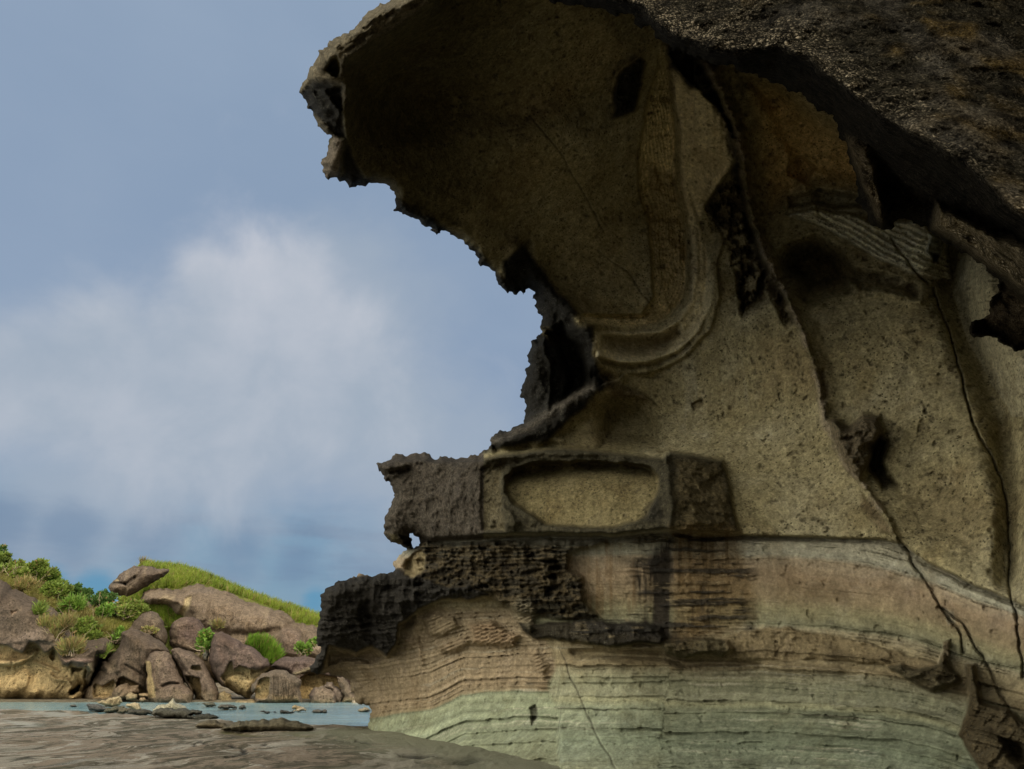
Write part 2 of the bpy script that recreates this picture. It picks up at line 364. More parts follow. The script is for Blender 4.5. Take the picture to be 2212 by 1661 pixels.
def base_depth(x, y):
    s = np.asarray(x, float).ravel() / 1000; t = np.asarray(y, float).ravel() / 1000; r = wts[n_] + wts[n_ + 1] * s + wts[n_ + 2] * t
    for k in range(n_): r = r + wts[k] * _tps((s - cxy[k, 0]) ** 2 + (t - cxy[k, 1]) ** 2)
    return r.reshape(np.shape(x))
B = base_depth(X, Y)
rel = np.zeros_like(B)                              # relief in metres, + = towards the viewer
P0 = point(X, Y, B)
wx = fbm(f3(X, Y, 1 / 34.0), 1, 4, 0.55, 3); wy = fbm(f3(X, Y, 1 / 34.0), 1, 4, 0.55, 23)
XW = X + 7 * wx; YW = Y + 7 * wy                    # slightly warped, for irregular edges
lwx = fbm(f3(X, Y, 1 / 85.0), 1, 3, 0.55, 303); lwy = fbm(f3(X, Y, 1 / 85.0), 1, 3, 0.55, 323)
XS = X + 4 * wx + 10 * lwx; YS = Y + 4 * wy + 8 * lwy
nA = fbm(P0, 0.9, 5, 0.5, 31); nB = fbm(P0, 3.2, 4, 0.55, 41); nR = fbm(P0, 1.6, 5, 0.55, 51, True)
col = np.empty(X.shape + (3,)); col[:] = OCH
crust = np.zeros_like(X); smoothrock = np.ones_like(X) # smoothrock=1: little roughness
def S(poly, soft=10, warp=1): return ss(0, soft, psd(XW if warp else XS, YW if warp else YS, poly))
def Ln(pts, warp=0):
    return pdist(XW if warp else XS, YW if warp else YS, pts)
def carve(poly, dep, soft=10, warp=1):
    global rel
    m = S(poly, soft, warp); rel = rel - dep * m; return m
def ridge(pts, h, w, w2=None, warp=1):
    global rel
    d, s, t = Ln(pts, warp); ww = np.where(s > 0, w2 or w, w); m = np.exp(-(d / ww) ** 2); rel = rel + h * m; return m, s, t
# --- wall tints
vs2 = fbm(np.stack([P0[..., 0] * 2.4, P0[..., 1] * 2.4, P0[..., 2] * 0.22], -1), 1.0, 5, 0.6, 421); zz2 = S([(1430, 640), (1560, 560), (1700, 640), (1760, 850), (1740, 980), (1600, 990), (1450, 950), (1400, 820)], 60)
rel += (0.010 + 0.035 * zz2) * vs2; big2 = fbm(P0, 0.45, 5, 0.6, 431)
paint(col, 0.55 * ss(-0.05, 0.45, big2), (0.37, 0.34, 0.225)); paint(col, 0.60 * ss(0.0, 0.5, -big2), (0.235, 0.185, 0.095)); paint(col, 0.35 * zz2 * ss(0.1, 0.5, vs2), (0.42, 0.40, 0.30))
spk = fbm(P0, 5.5, 3, 0.6, 441); m = ss(0.42, 0.60, spk); paint(col, 0.6 * m, (0.09, 0.075, 0.045)); rel -= 0.05 * m
# --- canopy: brown ceiling with its shade painted in, darker to the left, rim strip, dark crusted edge
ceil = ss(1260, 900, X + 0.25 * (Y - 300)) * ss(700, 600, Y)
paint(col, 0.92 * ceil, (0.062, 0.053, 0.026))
RIM = [(935, -100), (926, 0), (870, 50), (800, 92), (746, 128), (741, 160), (748, 205), (738, 255), (726, 300)]
d, s, t = Ln(RIM); strip = (s > 0) & (Y < 300) & (X < 960)
canop = (Y < 640) & (X < 1500)
rel -= np.where(strip, 0.0085 * d, 0) ; rel -= np.where(~strip & canop, 0.75 * ss(0, 60, d) * ss(330, 190, Y), 0)
st_m = strip * 1.0
paint(col, st_m, (0.135, 0.115, 0.075)); crust = np.maximum(crust, st_m * 0.75)
m = carve([(702, 150), (712, 124), (728, 116), (738, 130), (736, 152), (728, 172), (712, 170)], 0.42, 9); paint(col, m, (0.24, 0.21, 0.10)); crust *= 1 - 0.8 * m
ridge([(668, 158), (690, 168), (715, 175), (735, 172), (748, 188)], 0.12, 7)
m = S([(664, 165), (715, 178), (744, 180), (748, 300), (720, 300), (640, 210)], 12); rel -= m * 0.35; paint(col, m, CRU)
ridge([(700, 195), (715, 220), (735, 245)], 0.14, 7)
m = S([(719, 285), (742, 300), (742, 360), (730, 385), (690, 400), (685, 350)], 8); paint(col, m, (0.12, 0.10, 0.075)); rel += m * 0.3
m = S([(740, 280), (765, 330), (790, 380), (800, 410), (700, 400), (738, 375)], 12); paint(col, m, CRU); rel -= m * 0.2
# dark crusted lower rim of the canopy
LOWR = [(700, 395), (790, 402), (850, 440), (945, 500), (1030, 560), (1090, 625)]
d, s, t = Ln(LOWR, 1); m = ss(24, 8, d + 8 * nB); paint(col, m, CRU); crust = np.maximum(crust, m); rel += 0.22 * np.exp(-(d / 16) ** 2) * (nR * 0.5 + 0.8)
for (bx, by, br) in ((835, 412, 16), (905, 440, 22), (985, 470, 24), (1095, 480, 40)):
    rr = np.hypot(XW - bx, (YW - by) * 1.4); rel -= 0.22 * ss(br * 1.6, 0, rr)
m = S([(1110, 520), (1150, 500), (1165, 560), (1140, 600), (1100, 570)], 25); rel -= 0.7 * m; paint(col, 0.7 * m, CRU)
rel -= canop * 0.10 * ss(0, 60, np.hypot(X - 780, (Y - 215))) * 0
# --- black crusted mass left of the cavity
MASS = [(1080, 560), (1130, 525), (1175, 570), (1215, 630), (1290, 700), (1287, 760), (1300, 800), (1345, 830), (1300, 850), (1270, 880), (1240, 905), (1190, 960), (1040, 985), (1020, 960), (1090, 700)]
mass = S(MASS, 14); paint(col, mass, CRU); crust = np.maximum(crust, mass)
ridge([(1120, 545), (1165, 600), (1210, 650), (1262, 700), (1285, 745), (1282, 790)], 0.85, 26, 20)
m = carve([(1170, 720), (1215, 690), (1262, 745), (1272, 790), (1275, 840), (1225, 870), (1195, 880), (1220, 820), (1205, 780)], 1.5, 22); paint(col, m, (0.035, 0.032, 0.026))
m = S([(1150, 742), (1178, 728), (1186, 765), (1200, 800), (1190, 890), (1130, 918), (1120, 850)], 10); rel += 0.55 * m
m = S([(1158, 700), (1190, 705), (1222, 740), (1205, 762), (1175, 738)], 9); rel -= 0.3 * m; paint(col, m, (0.16, 0.135, 0.075))
ridge([(1150, 740), (1160, 790), (1172, 840), (1160, 880)], 0.2, 10); ridge([(1180, 770), (1198, 820), (1182, 868)], 0.22, 8)
TNG = [(1060, 953), (1095, 938), (1140, 922), (1190, 892), (1235, 862), (1285, 838)]
m, s, t = ridge(TNG, 1.35, 15, 46); paint(col, 0.9 * np.exp(-((Ln(TNG)[0]) / 10) ** 2), (0.14, 0.125, 0.10))
ridge([(1085, 962), (1130, 950), (1180, 935), (1225, 905)], 0.35, 11); ridge([(1150, 965), (1185, 950), (1215, 955)], 0.25, 9)
# hollow right of the mass, over the block, its shade painted darker
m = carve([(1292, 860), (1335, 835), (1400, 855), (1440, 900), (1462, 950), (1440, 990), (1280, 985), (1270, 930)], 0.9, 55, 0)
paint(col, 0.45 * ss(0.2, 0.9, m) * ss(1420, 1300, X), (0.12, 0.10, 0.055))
m = S([(1280, 800), (1330, 812), (1400, 850), (1440, 890), (1380, 868), (1320, 865)], 16); paint(col, 0.8 * m, BRN); rel += 0.25 * m; crust = np.maximum(crust, 0.6 * m)
ridge([(1290, 790), (1320, 800), (1345, 820)], 0.3, 12)
# --- the swirl: cut-back laminated trough, its smooth outer band and the lower lens
SLAB = [(1180, -200), (1406, -200), (1408, 60), (1418, 100), (1420, 150), (1400, 215), (1386, 290), (1378, 360), (1383, 430), (1400, 485), (1408, 560), (1411, 640), (1400, 668), (1378, 680), (1250, 680), (1150, 600), (900, 300)]
TRO = [(1425, 90), (1440, 110), (1452, 200), (1462, 300), (1463, 400), (1476, 460), (1488, 530), (1487, 600), (1480, 645), (1452, 685), (1420, 704), (1340, 710), (1255, 700), (1255, 676), (1384, 676), (1408, 640), (1405, 540), (1395, 470), (1376, 420), (1374, 340), (1386, 270), (1400, 200), (1418, 140)]
sdT = psd(X + 5 * wx, Y, TRO); tro = ss(0, 9, sdT); rel -= 0.55 * tro * ss(80, 200, Y)
paint(col, tro, (0.68, 0.59, 0.34))
side_d, _, _ = pdist(X, Y, [(1440, 110), (1452, 200), (1462, 300), (1463, 400), (1476, 460), (1488, 530), (1487, 600), (1480, 645), (1452, 685), (1420, 704), (1340, 710), (1255, 700)])
lam = side_d + 12 * fbm(f3(X, Y, 1 / 55.), 1, 3, 0.5, 77) ; fl = 0.5 + 0.5 * np.sin((lam + 3 * wx) * 2 * np.pi / 7.5)
col *= (1 + tro * 0.36 * (fl - 0.55))[..., None]; rel += tro * (0.035 * fl ** 2 + 0.14 * fbm(f3(X + 2 * wx * 7, Y, 1 / 26.), 1, 4, 0.55, 78, True))
m = tro * S([(1380, 330), (1470, 380), (1490, 640), (1430, 690), (1400, 520)], 20); paint(col, 0.5 * m, (0.28, 0.22, 0.11)); rel += m * 0.25 * nR
m = tro * ss(260, 120, Y); paint(col, 0.4 * m, (0.14, 0.115, 0.05))
BAND = [(1440, 110), (1475, 150), (1520, 195), (1560, 230), (1592, 300), (1600, 350), (1560, 400), (1528, 440), (1515, 480), (1530, 540), (1545, 600), (1540, 660), (1515, 715), (1470, 762), (1400, 790), (1340, 790), (1285, 775), (1282, 712), (1345, 713), (1425, 708), (1458, 688), (1485, 646), (1490, 600), (1490, 530), (1478, 458), (1465, 400), (1464, 300)]
sdB = psd(X + 3 * wx, Y + 3 * wy, BAND); bnd = ss(0, 10, sdB); paint(col, bnd, (0.62, 0.56, 0.37))
rel += 0.18 * bnd + 0.42 * bnd * ss(0, 80, side_d); rel -= 0.45 * np.exp(-((side_d - 46) / 22) ** 2) * bnd * ss(300, 500, Y)
gl_ = 0.5 + 0.5 * np.sin((side_d + 8 * fbm(f3(X, Y, 1 / 90.), 1, 2, 0.5, 5)) * 2 * np.pi / 15); rel += 0.030 * gl_ * bnd
LENS = [(1282, 712), (1345, 714), (1430, 711), (1470, 690), (1482, 720), (1450, 752), (1400, 768), (1330, 765), (1290, 750)]
m = carve(LENS, 0.50, 22, 0); paint(col, 0.6 * m, (0.25, 0.20, 0.11))
ridge([(1585, 470), (1545, 560), (1550, 640), (1528, 710), (1480, 768), (1430, 792), (1400, 800)], 0.22, 6, 14, 0)
ridge([(1283, 790), (1340, 800), (1400, 800)], 0.18, 9)
m, s, t = ridge([(1255, 690), (1330, 694), (1400, 690), (1432, 668)], 0.12, 10); rel += tro * 0.38 * ss(676, 706, Y); paint(col, 0.8 * m, (0.66, 0.55, 0.29))
# dark fragments on the ceiling
for pl in ([(1318, 200), (1325, 165), (1345, 145), (1385, 120), (1400, 130), (1390, 200), (1375, 245), (1345, 258), (1312, 266), (1322, 240)],
           [(1436, 95), (1480, 85), (1560, 125), (1545, 200), (1520, 202), (1487, 198), (1462, 165), (1440, 150)]):
    m = S(pl, 12); rel += 0.35 * m * (1 + 0.6 * nR); paint(col, m * 0.95, CRU); crust = np.maximum(crust, m)
m = S([(1180, -60), (1420, -60), (1440, 95), (1350, 130), (1290, 60), (1200, 20)], 40); paint(col, 0.6 * m, (0.13, 0.12, 0.07)); rel += 0.10 * m * nB
# --- the vein: rough raised joint down the wall
VEIN = [(1525, 140), (1560, 200), (1588, 270), (1600, 330), (1612, 400), (1622, 450), (1640, 520), (1668, 590), (1700, 640), (1722, 690), (1745, 745), (1762, 800), (1775, 850), (1782, 910), (1800, 960), (1832, 1010), (1872, 1055), (1905, 1105), (1940, 1162)]
vd, vs, vt = Ln(VEIN, 1); vw = np.where(Y < 620, 13, 8) * (1 + 0.5 * nB)
m = np.exp(-(vd / vw) ** 2); rel += (0.50 * ss(760, 560, Y) + 0.16) * m * (0.8 + 1.1 * nR); paint(col, 0.85 * m * ss(-0.5, 0.1, nB + nA), (0.36, 0.30, 0.22)); crust = np.maximum(crust, 0.7 * m)
m = np.exp(-((Ln([(p[0] - 14, p[1] + 4) for p in VEIN[:9]], 1)[0]) / 9) ** 2); rel -= 0.35 * m; paint(col, 0.85 * m, CRU)  # shadow side of the vein painted black, in the crust colour
rt = (vs < 0) & (Y > 120) & (Y < 1170)
rel -= np.where(rt, 0.30 * ss(0, 40, vd), 0) * ss(1170, 1000, Y)
# right of the vein: ochre hollow, laminated dipping bed, deep cave
m = carve([(1600, 150), (1700, 170), (1870, 300), (1930, 420), (1900, 440), (1760, 420), (1690, 460), (1650, 500), (1630, 400), (1610, 290)], 0.55, 60)
paint(col, m, (0.60, 0.45, 0.21)); hol = m
rel += hol * 0.30 * fbm(P0 * np.array([1, 1, 1.6]), 1.1, 5, 0.55, 88)
ridge([(1620, 200), (1660, 260), (1690, 330), (1720, 380), (1750, 430)], 0.32, 14, 30)
m = carve([(1700, 340), (1735, 330), (1770, 365), (1740, 400), (1700, 380)], 0.40, 14)
BED = [(1690, 462), (1740, 450), (1830, 455), (1900, 480), (1980, 470), (2050, 520), (2060, 610), (1990, 600), (1900, 565), (1820, 520), (1760, 490)]
m = S(BED, 10); paint(col, m, (0.62, 0.60, 0.43)); rel += 0.35 * m
bd = pdist(X, Y, [(1690, 455), (1760, 470), (1830, 505), (1900, 548), (1990, 590), (2060, 610)])[0] + 5 * nB
rel += m * 0.05 * (0.5 + 0.5 * np.sin(bd * 2 * np.pi / 13)) ; paint(col, m * 0.5 * (np.sin(bd * 2 * np.pi / 13) > 0.7) * (bd < 40), (0.12, 0.08, 0.05))
m = carve([(1700, 420), (1760, 405), (1850, 415), (1900, 440), (1870, 452), (1760, 448), (1700, 455)], 0.45, 14)
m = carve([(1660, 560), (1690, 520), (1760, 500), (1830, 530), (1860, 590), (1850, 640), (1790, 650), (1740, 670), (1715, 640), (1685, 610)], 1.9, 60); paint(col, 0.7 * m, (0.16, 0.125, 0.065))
m = carve([(1800, 560), (1900, 580), (1990, 610), (1995, 650), (1900, 640), (1850, 650)], 0.45, 26); rel += m * 0.35 * nR; paint(col, 0.4 * m, BRN)
ridge([(1820, 600), (1860, 628), (1920, 632), (1990, 648)], 0.22, 12)
m = S([(2000, 500), (2035, 500), (2040, 545), (2025, 575), (2000, 550)], 8); rel += 0.3 * m; paint(col, m, (0.30, 0.31, 0.25))
m = carve([(2010, 540), (2035, 548), (2030, 572), (2012, 568)], 0.3, 8); paint(col, m, CRU)
# pitted patches
w1 = 0.55 - 0.62 * fbm(P0 * np.array([1, 1, 0.8]), 2.6, 5, 0.6, 305, True)
for pl, a in (([(1520, 440), (1545, 395), (1600, 380), (1625, 450), (1640, 540), (1620, 560), (1560, 520), (1528, 490)], 1), ([(1560, 520), (1630, 530), (1690, 600), (1730, 700), (1700, 720), (1660, 640), (1590, 690), (1590, 620)], 0.9),
              ([(1590, 560), (1680, 590), (1690, 640), (1630, 672), (1592, 700), (1588, 640)], 0.9)):
    m = S(pl, 16) * a; rel -= m * (0.34 * ss(0.45, 0.1, w1) + 0.10) ; paint(col, m * 0.65 * ss(0.5, 0.2, w1), (0.07, 0.058, 0.034)); paint(col, m * 0.3, BRN)
m = carve([(1520, 455), (1540, 420), (1580, 410), (1608, 430), (1600, 490), (1560, 500)], 0.55, 22)
# boss
m = S([(1775, 905), (1800, 895), (1830, 910), (1865, 886), (1905, 893), (1922, 925), (1900, 980), (1885, 1020), (1860, 1045), (1828, 1020), (1800, 975)], 26)
rel += 0.75 * m * (1 + 0.3 * nR); paint(col, ss(0.05, 0.4, m), (0.17, 0.14, 0.09)); crust = np.maximum(crust, m)
m = carve([(1868, 955), (1905, 930), (1928, 950), (1915, 1000), (1950, 1060), (1900, 1060), (1872, 1010)], 0.6, 18); paint(col, 0.8 * m, (0.06, 0.05, 0.03))  # shadow at the boss's lower right, carved and painted dark
m = S([(1880, 1040), (1960, 1010), (2090, 960), (2160, 1060), (2150, 1250), (2050, 1230), (1960, 1170)], 90, 1); paint(col, 0.5 * m, (0.19, 0.155, 0.085)); rel -= 0.35 * m
m = carve([(1758, 795), (1785, 790), (1800, 860), (1775, 880)], 0.22, 14); paint(col, 0.6 * m, BRN)
m = S([(1850, 1050), (1890, 1080), (1945, 1160), (1900, 1160), (1850, 1100)], 16); paint(col, 0.8 * m, BRN); crust = np.maximum(crust, 0.5 * m); rel += 0.1 * m
m = carve([(1495, 872), (1505, 862), (1524, 862), (1520, 878), (1500, 890)], 0.16, 4); paint(col, 0.6 * m, BRN)
# right-hand fold and valley
rel -= 0.75 * np.exp(-(Ln([(2050, 520), (2052, 600), (2085, 720), (2130, 820), (2165, 920), (2185, 1040), (2180, 1240)])[0] / 34) ** 2)
d, s, t = Ln([(2050, 560), (2060, 640), (2090, 740), (2150, 850), (2230, 960)]); rel += np.where((s < 0) & (X > 2040), 0.8 * ss(0, 90, d), 0) * ss(1100, 800, Y) * ss(480, 560, Y)
paint(col, 0.6 * ((X > 2060) & (Y > 560) & (Y < 900) & (s < 0)), (0.36, 0.335, 0.225))
# --- the jutting block with the oval recess
BT = [(1035, 990), (1060, 985), (1100, 978), (1180, 968), (1250, 968), (1330, 975), (1400, 986), (1428, 988), (1445, 974), (1500, 982), (1562, 995), (1572, 1020), (1580, 1060), (1590, 1110), (1602, 1152), (1450, 1150), (1300, 1158), (1100, 1156), (930, 1168), (905, 1160), (800, 1190), (800, 990)]
sdK = psd(X + 3 * wx, Y + 3 * wy, BT); m = ss(-4, 9, sdK); rel += 0.95 * m * ss(1610, 1440, X) + 0.25 * m; blk = m
paint(col, m, (0.066, 0.059, 0.037)); crust = np.maximum(crust, 0.8 * m)
OV = [(1088, 1068), (1090, 1030), (1105, 1008), (1150, 996), (1250, 996), (1350, 998), (1405, 1008), (1432, 1030), (1428, 1062), (1410, 1090), (1395, 1118), (1370, 1132), (1300, 1142), (1230, 1144), (1180, 1140), (1140, 1112), (1105, 1096)]
sdO = psd(XS, YS, OV); m = ss(0, 10, sdO); rel -= 0.85 * m; paint(col, m, (0.195, 0.165, 0.085)); crust *= (1 - m)
rel -= 0.5 * m * ss(60, 0, np.abs(YS - 996)); 
OV2 = [(1036, 1010), (1055, 997), (1090, 992), (1100, 1000), (1086, 1040), (1088, 1100), (1100, 1150), (1042, 1150), (1036, 1080)]
m = S(OV2, 8, 0) * (1 - ss(0, 10, sdO)) * ss(-0.5, 0.2, lwx + nB); rel -= 0.30 * m; paint(col, 0.7 * m, (0.17, 0.145, 0.085))
m = S([(1068, 1100), (1090, 1090), (1110, 1100), (1128, 1130), (1110, 1150), (1075, 1140)], 14); rel += 0.35 * m
rel += 0.22 * np.exp(-((YS - 982 - 6 * lwx) / 9) ** 2) * (X > 1040) * (X < 1440) * (1 + 0.8 * nR)
for (bx, by) in ((1150, 1004), (1230, 1006), (1342, 1000), (1425, 1000)): rel += 0.3 * np.exp(-(np.hypot(XW - bx, (YW - by) * 1.3) / 15) ** 2)
m = ridge([(1440, 978), (1446, 1040), (1450, 1100), (1448, 1148)], 0.22, 9)[0]
m = ss(-4, 20, psd(XW + 8 * lwx, YW, [(1455, 980), (1562, 996), (1580, 1060), (1600, 1155), (1450, 1155)])); paint(col, 0.55 * m, (0.16, 0.125, 0.06)); rel += 0.16 * m * nR + 0.14 * m * nB
m = S([(1385, 1085), (1430, 1060), (1440, 1120), (1400, 1140), (1378, 1128)], 12); paint(col, 0.6 * m, CRU)
paint(col, (X < 1045) & (Y > 955) & (Y < 1192), (0.082, 0.070, 0.055)); paint(col, (X < 935) & (Y >= 1176) & (Y < 1262), CRU)
# left wing of the block: brown lichen-crusted face, arched hole under its beak
m = S([(800, 980), (1035, 985), (1040, 1080), (1045, 1170), (900, 1165), (800, 1190)], 10); paint(col, m, (0.082, 0.070, 0.055)); crust = np.maximum(crust, m)
rel += m * (0.14 * nA + 0.10 * nB); ridge([(818, 1004), (850, 1010), (885, 1004)], 0.2, 8); rel -= 0.3 * np.exp(-(Ln([(845, 1018), (885, 1012)])[0] / 6) ** 2)
m = carve([(862, 1150), (884, 1149), (892, 1165), (888, 1182), (870, 1170)], 0.7, 6); paint(col, m, CRU)
paint(col, 0.7 * S([(838, 1150), (860, 1150), (872, 1176), (850, 1172)], 5), (0.22, 0.19, 0.10))
# underside line of the block
YB_ = [(600, 1186), (905, 1186), (925, 1168), (1100, 1158), (1200, 1155), (1320, 1157), (1400, 1146), (1450, 1141), (1500, 1157), (1610, 1156), (1900, 1164), (1945, 1172), (2000, 1212), (2060, 1240), (2100, 1262), (2178, 1292), (2330, 1370)]
yb = np.interp(X, [p[0] for p in YB_], [p[1] for p in YB_]); YS = Y + 2.5 * wy; strz = ss(-2, 5, YS - yb)
rel -= strz * 0.30 * ss(2200, 1500, X) + 0.10 * strz; rel -= 0.22 * np.exp(-((YS - yb - 5) / 6) ** 2) * (X > 925)
# --- bedded base
gdrop = np.interp(X, [600, 1640, 1700, 1800, 1900, 2000, 2080, 2212, 2330], [0, 0, 3, 10, 22, 50, 88, 150, 215])
lowk = ss(1250, 1480, Y)
fault = 9 * ss(1452, 1458, XS + 0.12 * (Y - 1400)) * ss(1380, 1420, Y)
g2 = np.interp(X, [700, 800, 870, 930, 1000, 1060, 1120, 1190], [70, 60, 50, 42, 10, 6, 2, 0])
leftwall = ss(1200, 1188, XS + 6 * np.sin(Y / 23.) + np.interp(Y, [1330, 1400, 1450, 1490, 1540, 1600, 1661], [40, 10, -2, 8, -8, -14, -16])) * ss(1290, 1330, Y)
s_ = Y - np.where(X > 1600, gdrop * (1 - 0.38 * lowk), 0) - fault - g2 * ss(1250, 1450, Y) * leftwall + 5.5 * fbm(f3(X, Y * 3, 1 / 130.), 1, 4, 0.5, 91) + 1.6 * wy + 2.4 * fbm(f3(X, Y * 0.6, 1 / 26.), 1, 3, 0.5, 93)
TONES = [(1140, (0.36, 0.34, 0.26)), (1164, (0.42, 0.40, 0.31)), (1196, (0.46, 0.45, 0.36)), (1206, (0.43, 0.36, 0.26)), (1238, (0.38, 0.295, 0.20)), (1262, (0.34, 0.27, 0.18)), (1290, (0.32, 0.26, 0.165)), (1312, (0.31, 0.285, 0.175)),
         (1345, (0.275, 0.275, 0.185)), (1356, (0.40, 0.36, 0.25)), (1372, (0.36, 0.31, 0.20)), (1432, (0.30, 0.25, 0.155)), (1442, (0.33, 0.31, 0.21)), (1470, (0.31, 0.32, 0.22)), (1500, (0.33, 0.34, 0.24)), (1512, (0.38, 0.385, 0.25)), (1526, (0.29, 0.32, 0.225)), (1600, (0.265, 0.31, 0.225)), (1640, (0.285, 0.32, 0.235)), (1800, (0.31, 0.29, 0.2))]
tc3 = np.stack([np.interp(s_, [a for a, _ in TONES], [b[i] for _, b in TONES]) for i in range(3)], -1)
LT = [(1290, (0.33, 0.27, 0.17)), (1380, (0.37, 0.30, 0.19)), (1470, (0.38, 0.30, 0.185)), (1488, (0.36, 0.29, 0.18)), (1493, (0.22, 0.24, 0.17)), (1498, (0.33, 0.35, 0.25)), (1540, (0.31, 0.335, 0.245)), (1590, (0.30, 0.32, 0.235)), (1640, (0.28, 0.285, 0.205)), (1800, (0.25, 0.23, 0.17))]
lt3 = np.stack([np.interp(s_, [a for a, _ in LT], [b[i] for _, b in LT]) for i in range(3)], -1)
gz = ss(1395, 1450, s_)[..., None]
tc3 = tc3 * ((1 - gz) * np.array([0.77, 0.77, 0.74]) + gz * np.array([0.545, 0.54, 0.515])) * (1 + 0.45 * gz * ss(1550, 1250, X)[..., None])
gz = ss(1480, 1500, s_)[..., None]; lt3 = lt3 * ((1 - gz) * np.array([0.66, 0.66, 0.68]) + gz * np.array([0.74, 0.77, 0.70])); gzl = gz[..., 0]
tc3 = tc3 * (1 - leftwall[..., None]) + lt3 * leftwall[..., None]
col = col * (1 - strz[..., None]) + tc3 * strz[..., None]; crust *= (1 - strz)
# ledges: each bed swells towards its foot, then is cut back
def beds(sv, bounds, amp, seed):
    rs = np.random.RandomState(seed); out = np.zeros_like(sv); dk = np.zeros_like(sv)
    for a, b in zip(bounds[:-1], bounds[1:]):
        u = np.clip((sv - a) / (b - a), 0, 1); inn = (sv >= a) & (sv < b); h = amp * (0.4 + rs.rand()) * min(1.6, (b - a) / 14.0)
        out += inn * h * (0.25 * u + 0.75 * u ** 4); dk += inn * ss(0.16, 0.0, u) * (rs.rand() > 0.35)
    return out, dk
rs_ = np.random.RandomState(8)
bnds = [1150, 1158, 1165, 1172, 1178, 1184, 1190, 1197, 1206, 1236, 1262, 1300, 1318, 1326, 1344, 1350, 1356, 1364, 1372, 1400, 1434, 1443, 1448, 1453, 1462, 1474, 1479, 1484, 1504, 1513, 1531, 1572, 1592, 1607, 1640, 1648, 1690, 1720, 1800]
r1, dk1 = beds(s_, bnds, 0.20, 3)
bl = list(np.cumsum([1290] + list(4 + 7 * rs_.rand(26)))); bl = [v for v in bl if v < 1486] + [1492, 1506, 1510, 1548, 1575, 1602, 1640, 1690, 1800]
r2, dk2 = beds(s_, bl, 0.17, 5); r2 = r2 * (1 - 0.65 * gzl)
brk = ss(-0.12, 0.42, fbm(f3(X, Y * 3.2, 1 / 85.), 1, 4, 0.5, 95))     # ledges come and go along the bed
smz = ss(1208, 1216, s_) * ss(1342, 1334, s_) * ss(1225, 1250, X); r1 = r1 * (1 - 0.85 * smz) * (1 - 0.3 * ss(1500, 1515, s_)); dk1 = dk1 * (1 - 0.9 * smz)
rel += strz * ((1 - leftwall) * r1 * (0.35 + 0.75 * brk) + leftwall * 2.0 * r2 * (0.55 + 0.55 * brk))
lamn = fbm(np.stack([X / 420., s_ / 7.5, X * 0], -1), 1, 5, 0.7, 411); lamw = ss(-0.3, 0.3, fbm(f3(X, Y * 2, 1 / 140.), 1, 3, 0.5, 413))
col *= (1 + strz * (0.55 * lamn * (0.35 + 0.65 * lamw) * (1 - 0.65 * smz)))[..., None]; rel += strz * 0.05 * lamn * (1 - 0.6 * smz)
paint(col, strz * 0.45 * ss(0.30, 0.5, fbm(np.stack([X / 300., s_ / 3.6, X * 0], -1), 1, 3, 0.6, 415)) * lamw * (1 - 0.8 * smz), (0.42, 0.40, 0.31))
paint(col, strz * 0.12 * brk * ((1 - leftwall) * dk1 + leftwall * dk2), (0.09, 0.08, 0.05))  # faint dark lines painted as the shadow under each ledge
fine = np.sin((s_ + 3 * nB) * 2 * np.pi / 5.6) * ss(-0.2, 0.4, fbm(f3(X, Y * 4, 1 / 60.), 1, 3, 0.5, 97))
rel += strz * 0.012 * fine
rel += (1 - leftwall) * ss(1340, 1400, Y) * 0.55 * ss(1186, 1215, XS) * (X < 1700) * ss(1700, 1300, X)
# conglomerate bed and overhanging dark ledge
LEDG = [(1112, 1340), (1180, 1342), (1300, 1338), (1430, 1350), (1442, 1378), (1430, 1398), (1370, 1396), (1300, 1402), (1240, 1392), (1160, 1384), (1125, 1365)]
m = ss(0, 12, psd(XW, YW, LEDG)); rel += 0.75 * m * (1 + 0.25 * nR); paint(col, ss(0, .6, m), (0.036, 0.031, 0.021)); crust = np.maximum(crust, 0.8 * m)
LED2 = [(1424, 1385), (1462, 1376), (1520, 1372), (1575, 1378), (1588, 1400), (1566, 1422), (1520, 1418), (1478, 1428), (1432, 1414)]
m = ss(0, 12, psd(XW, YW, LED2)); rel += 0.7 * m * (1 + 0.25 * nR); paint(col, ss(0, .6, m), (0.095, 0.08, 0.045)); crust = np.maximum(crust, 0.6 * m)
rel -= 0.30 * np.exp(-(Ln([(1240, 1410), (1440, 1418), (1480, 1434), (1570, 1432), (1640, 1440)])[0] / 9) ** 2)
CONG = [(1560, 1374), (1600, 1358), (1650, 1350), (1700, 1352), (1760, 1366), (1830, 1372), (1900, 1392), (1960, 1410), (2020, 1425), (2070, 1458), (2020, 1478), (1960, 1462), (1900, 1440), (1800, 1430), (1700, 1430), (1570, 1428)]
m = ss(0, 8, psd(XW, YW, CONG)); rel += 0.12 * m + 0.12 * m * nB; paint(col, m, (0.205, 0.165, 0.095)); crust = np.maximum(crust, 0.25 * m)
m = S([(1905, 1440), (1940, 1428), (1985, 1440), (2025, 1432), (2040, 1405), (2052, 1420), (2078, 1468), (2062, 1482), (2020, 1496), (1980, 1484), (1930, 1458)], 13); rel += 0.50 * m * (1 + 0.3 * nR); paint(col, ss(0, .6, m), (0.10, 0.085, 0.05)); crust = np.maximum(crust, 0.6 * m)
m = S([(2036, 1382), (2052, 1378), (2056, 1420), (2040, 1440), (2032, 1425)], 5); rel += 0.25 * m; paint(col, m, (0.14, 0.115, 0.07))
RCOL = [(2082, 1432), (2108, 1428), (2118, 1480), (2125, 1515), (2180, 1530), (2212, 1560), (2330, 1600), (2330, 1790), (2150, 1790), (2118, 1680), (2068, 1590), (2080, 1545), (2088, 1500)]
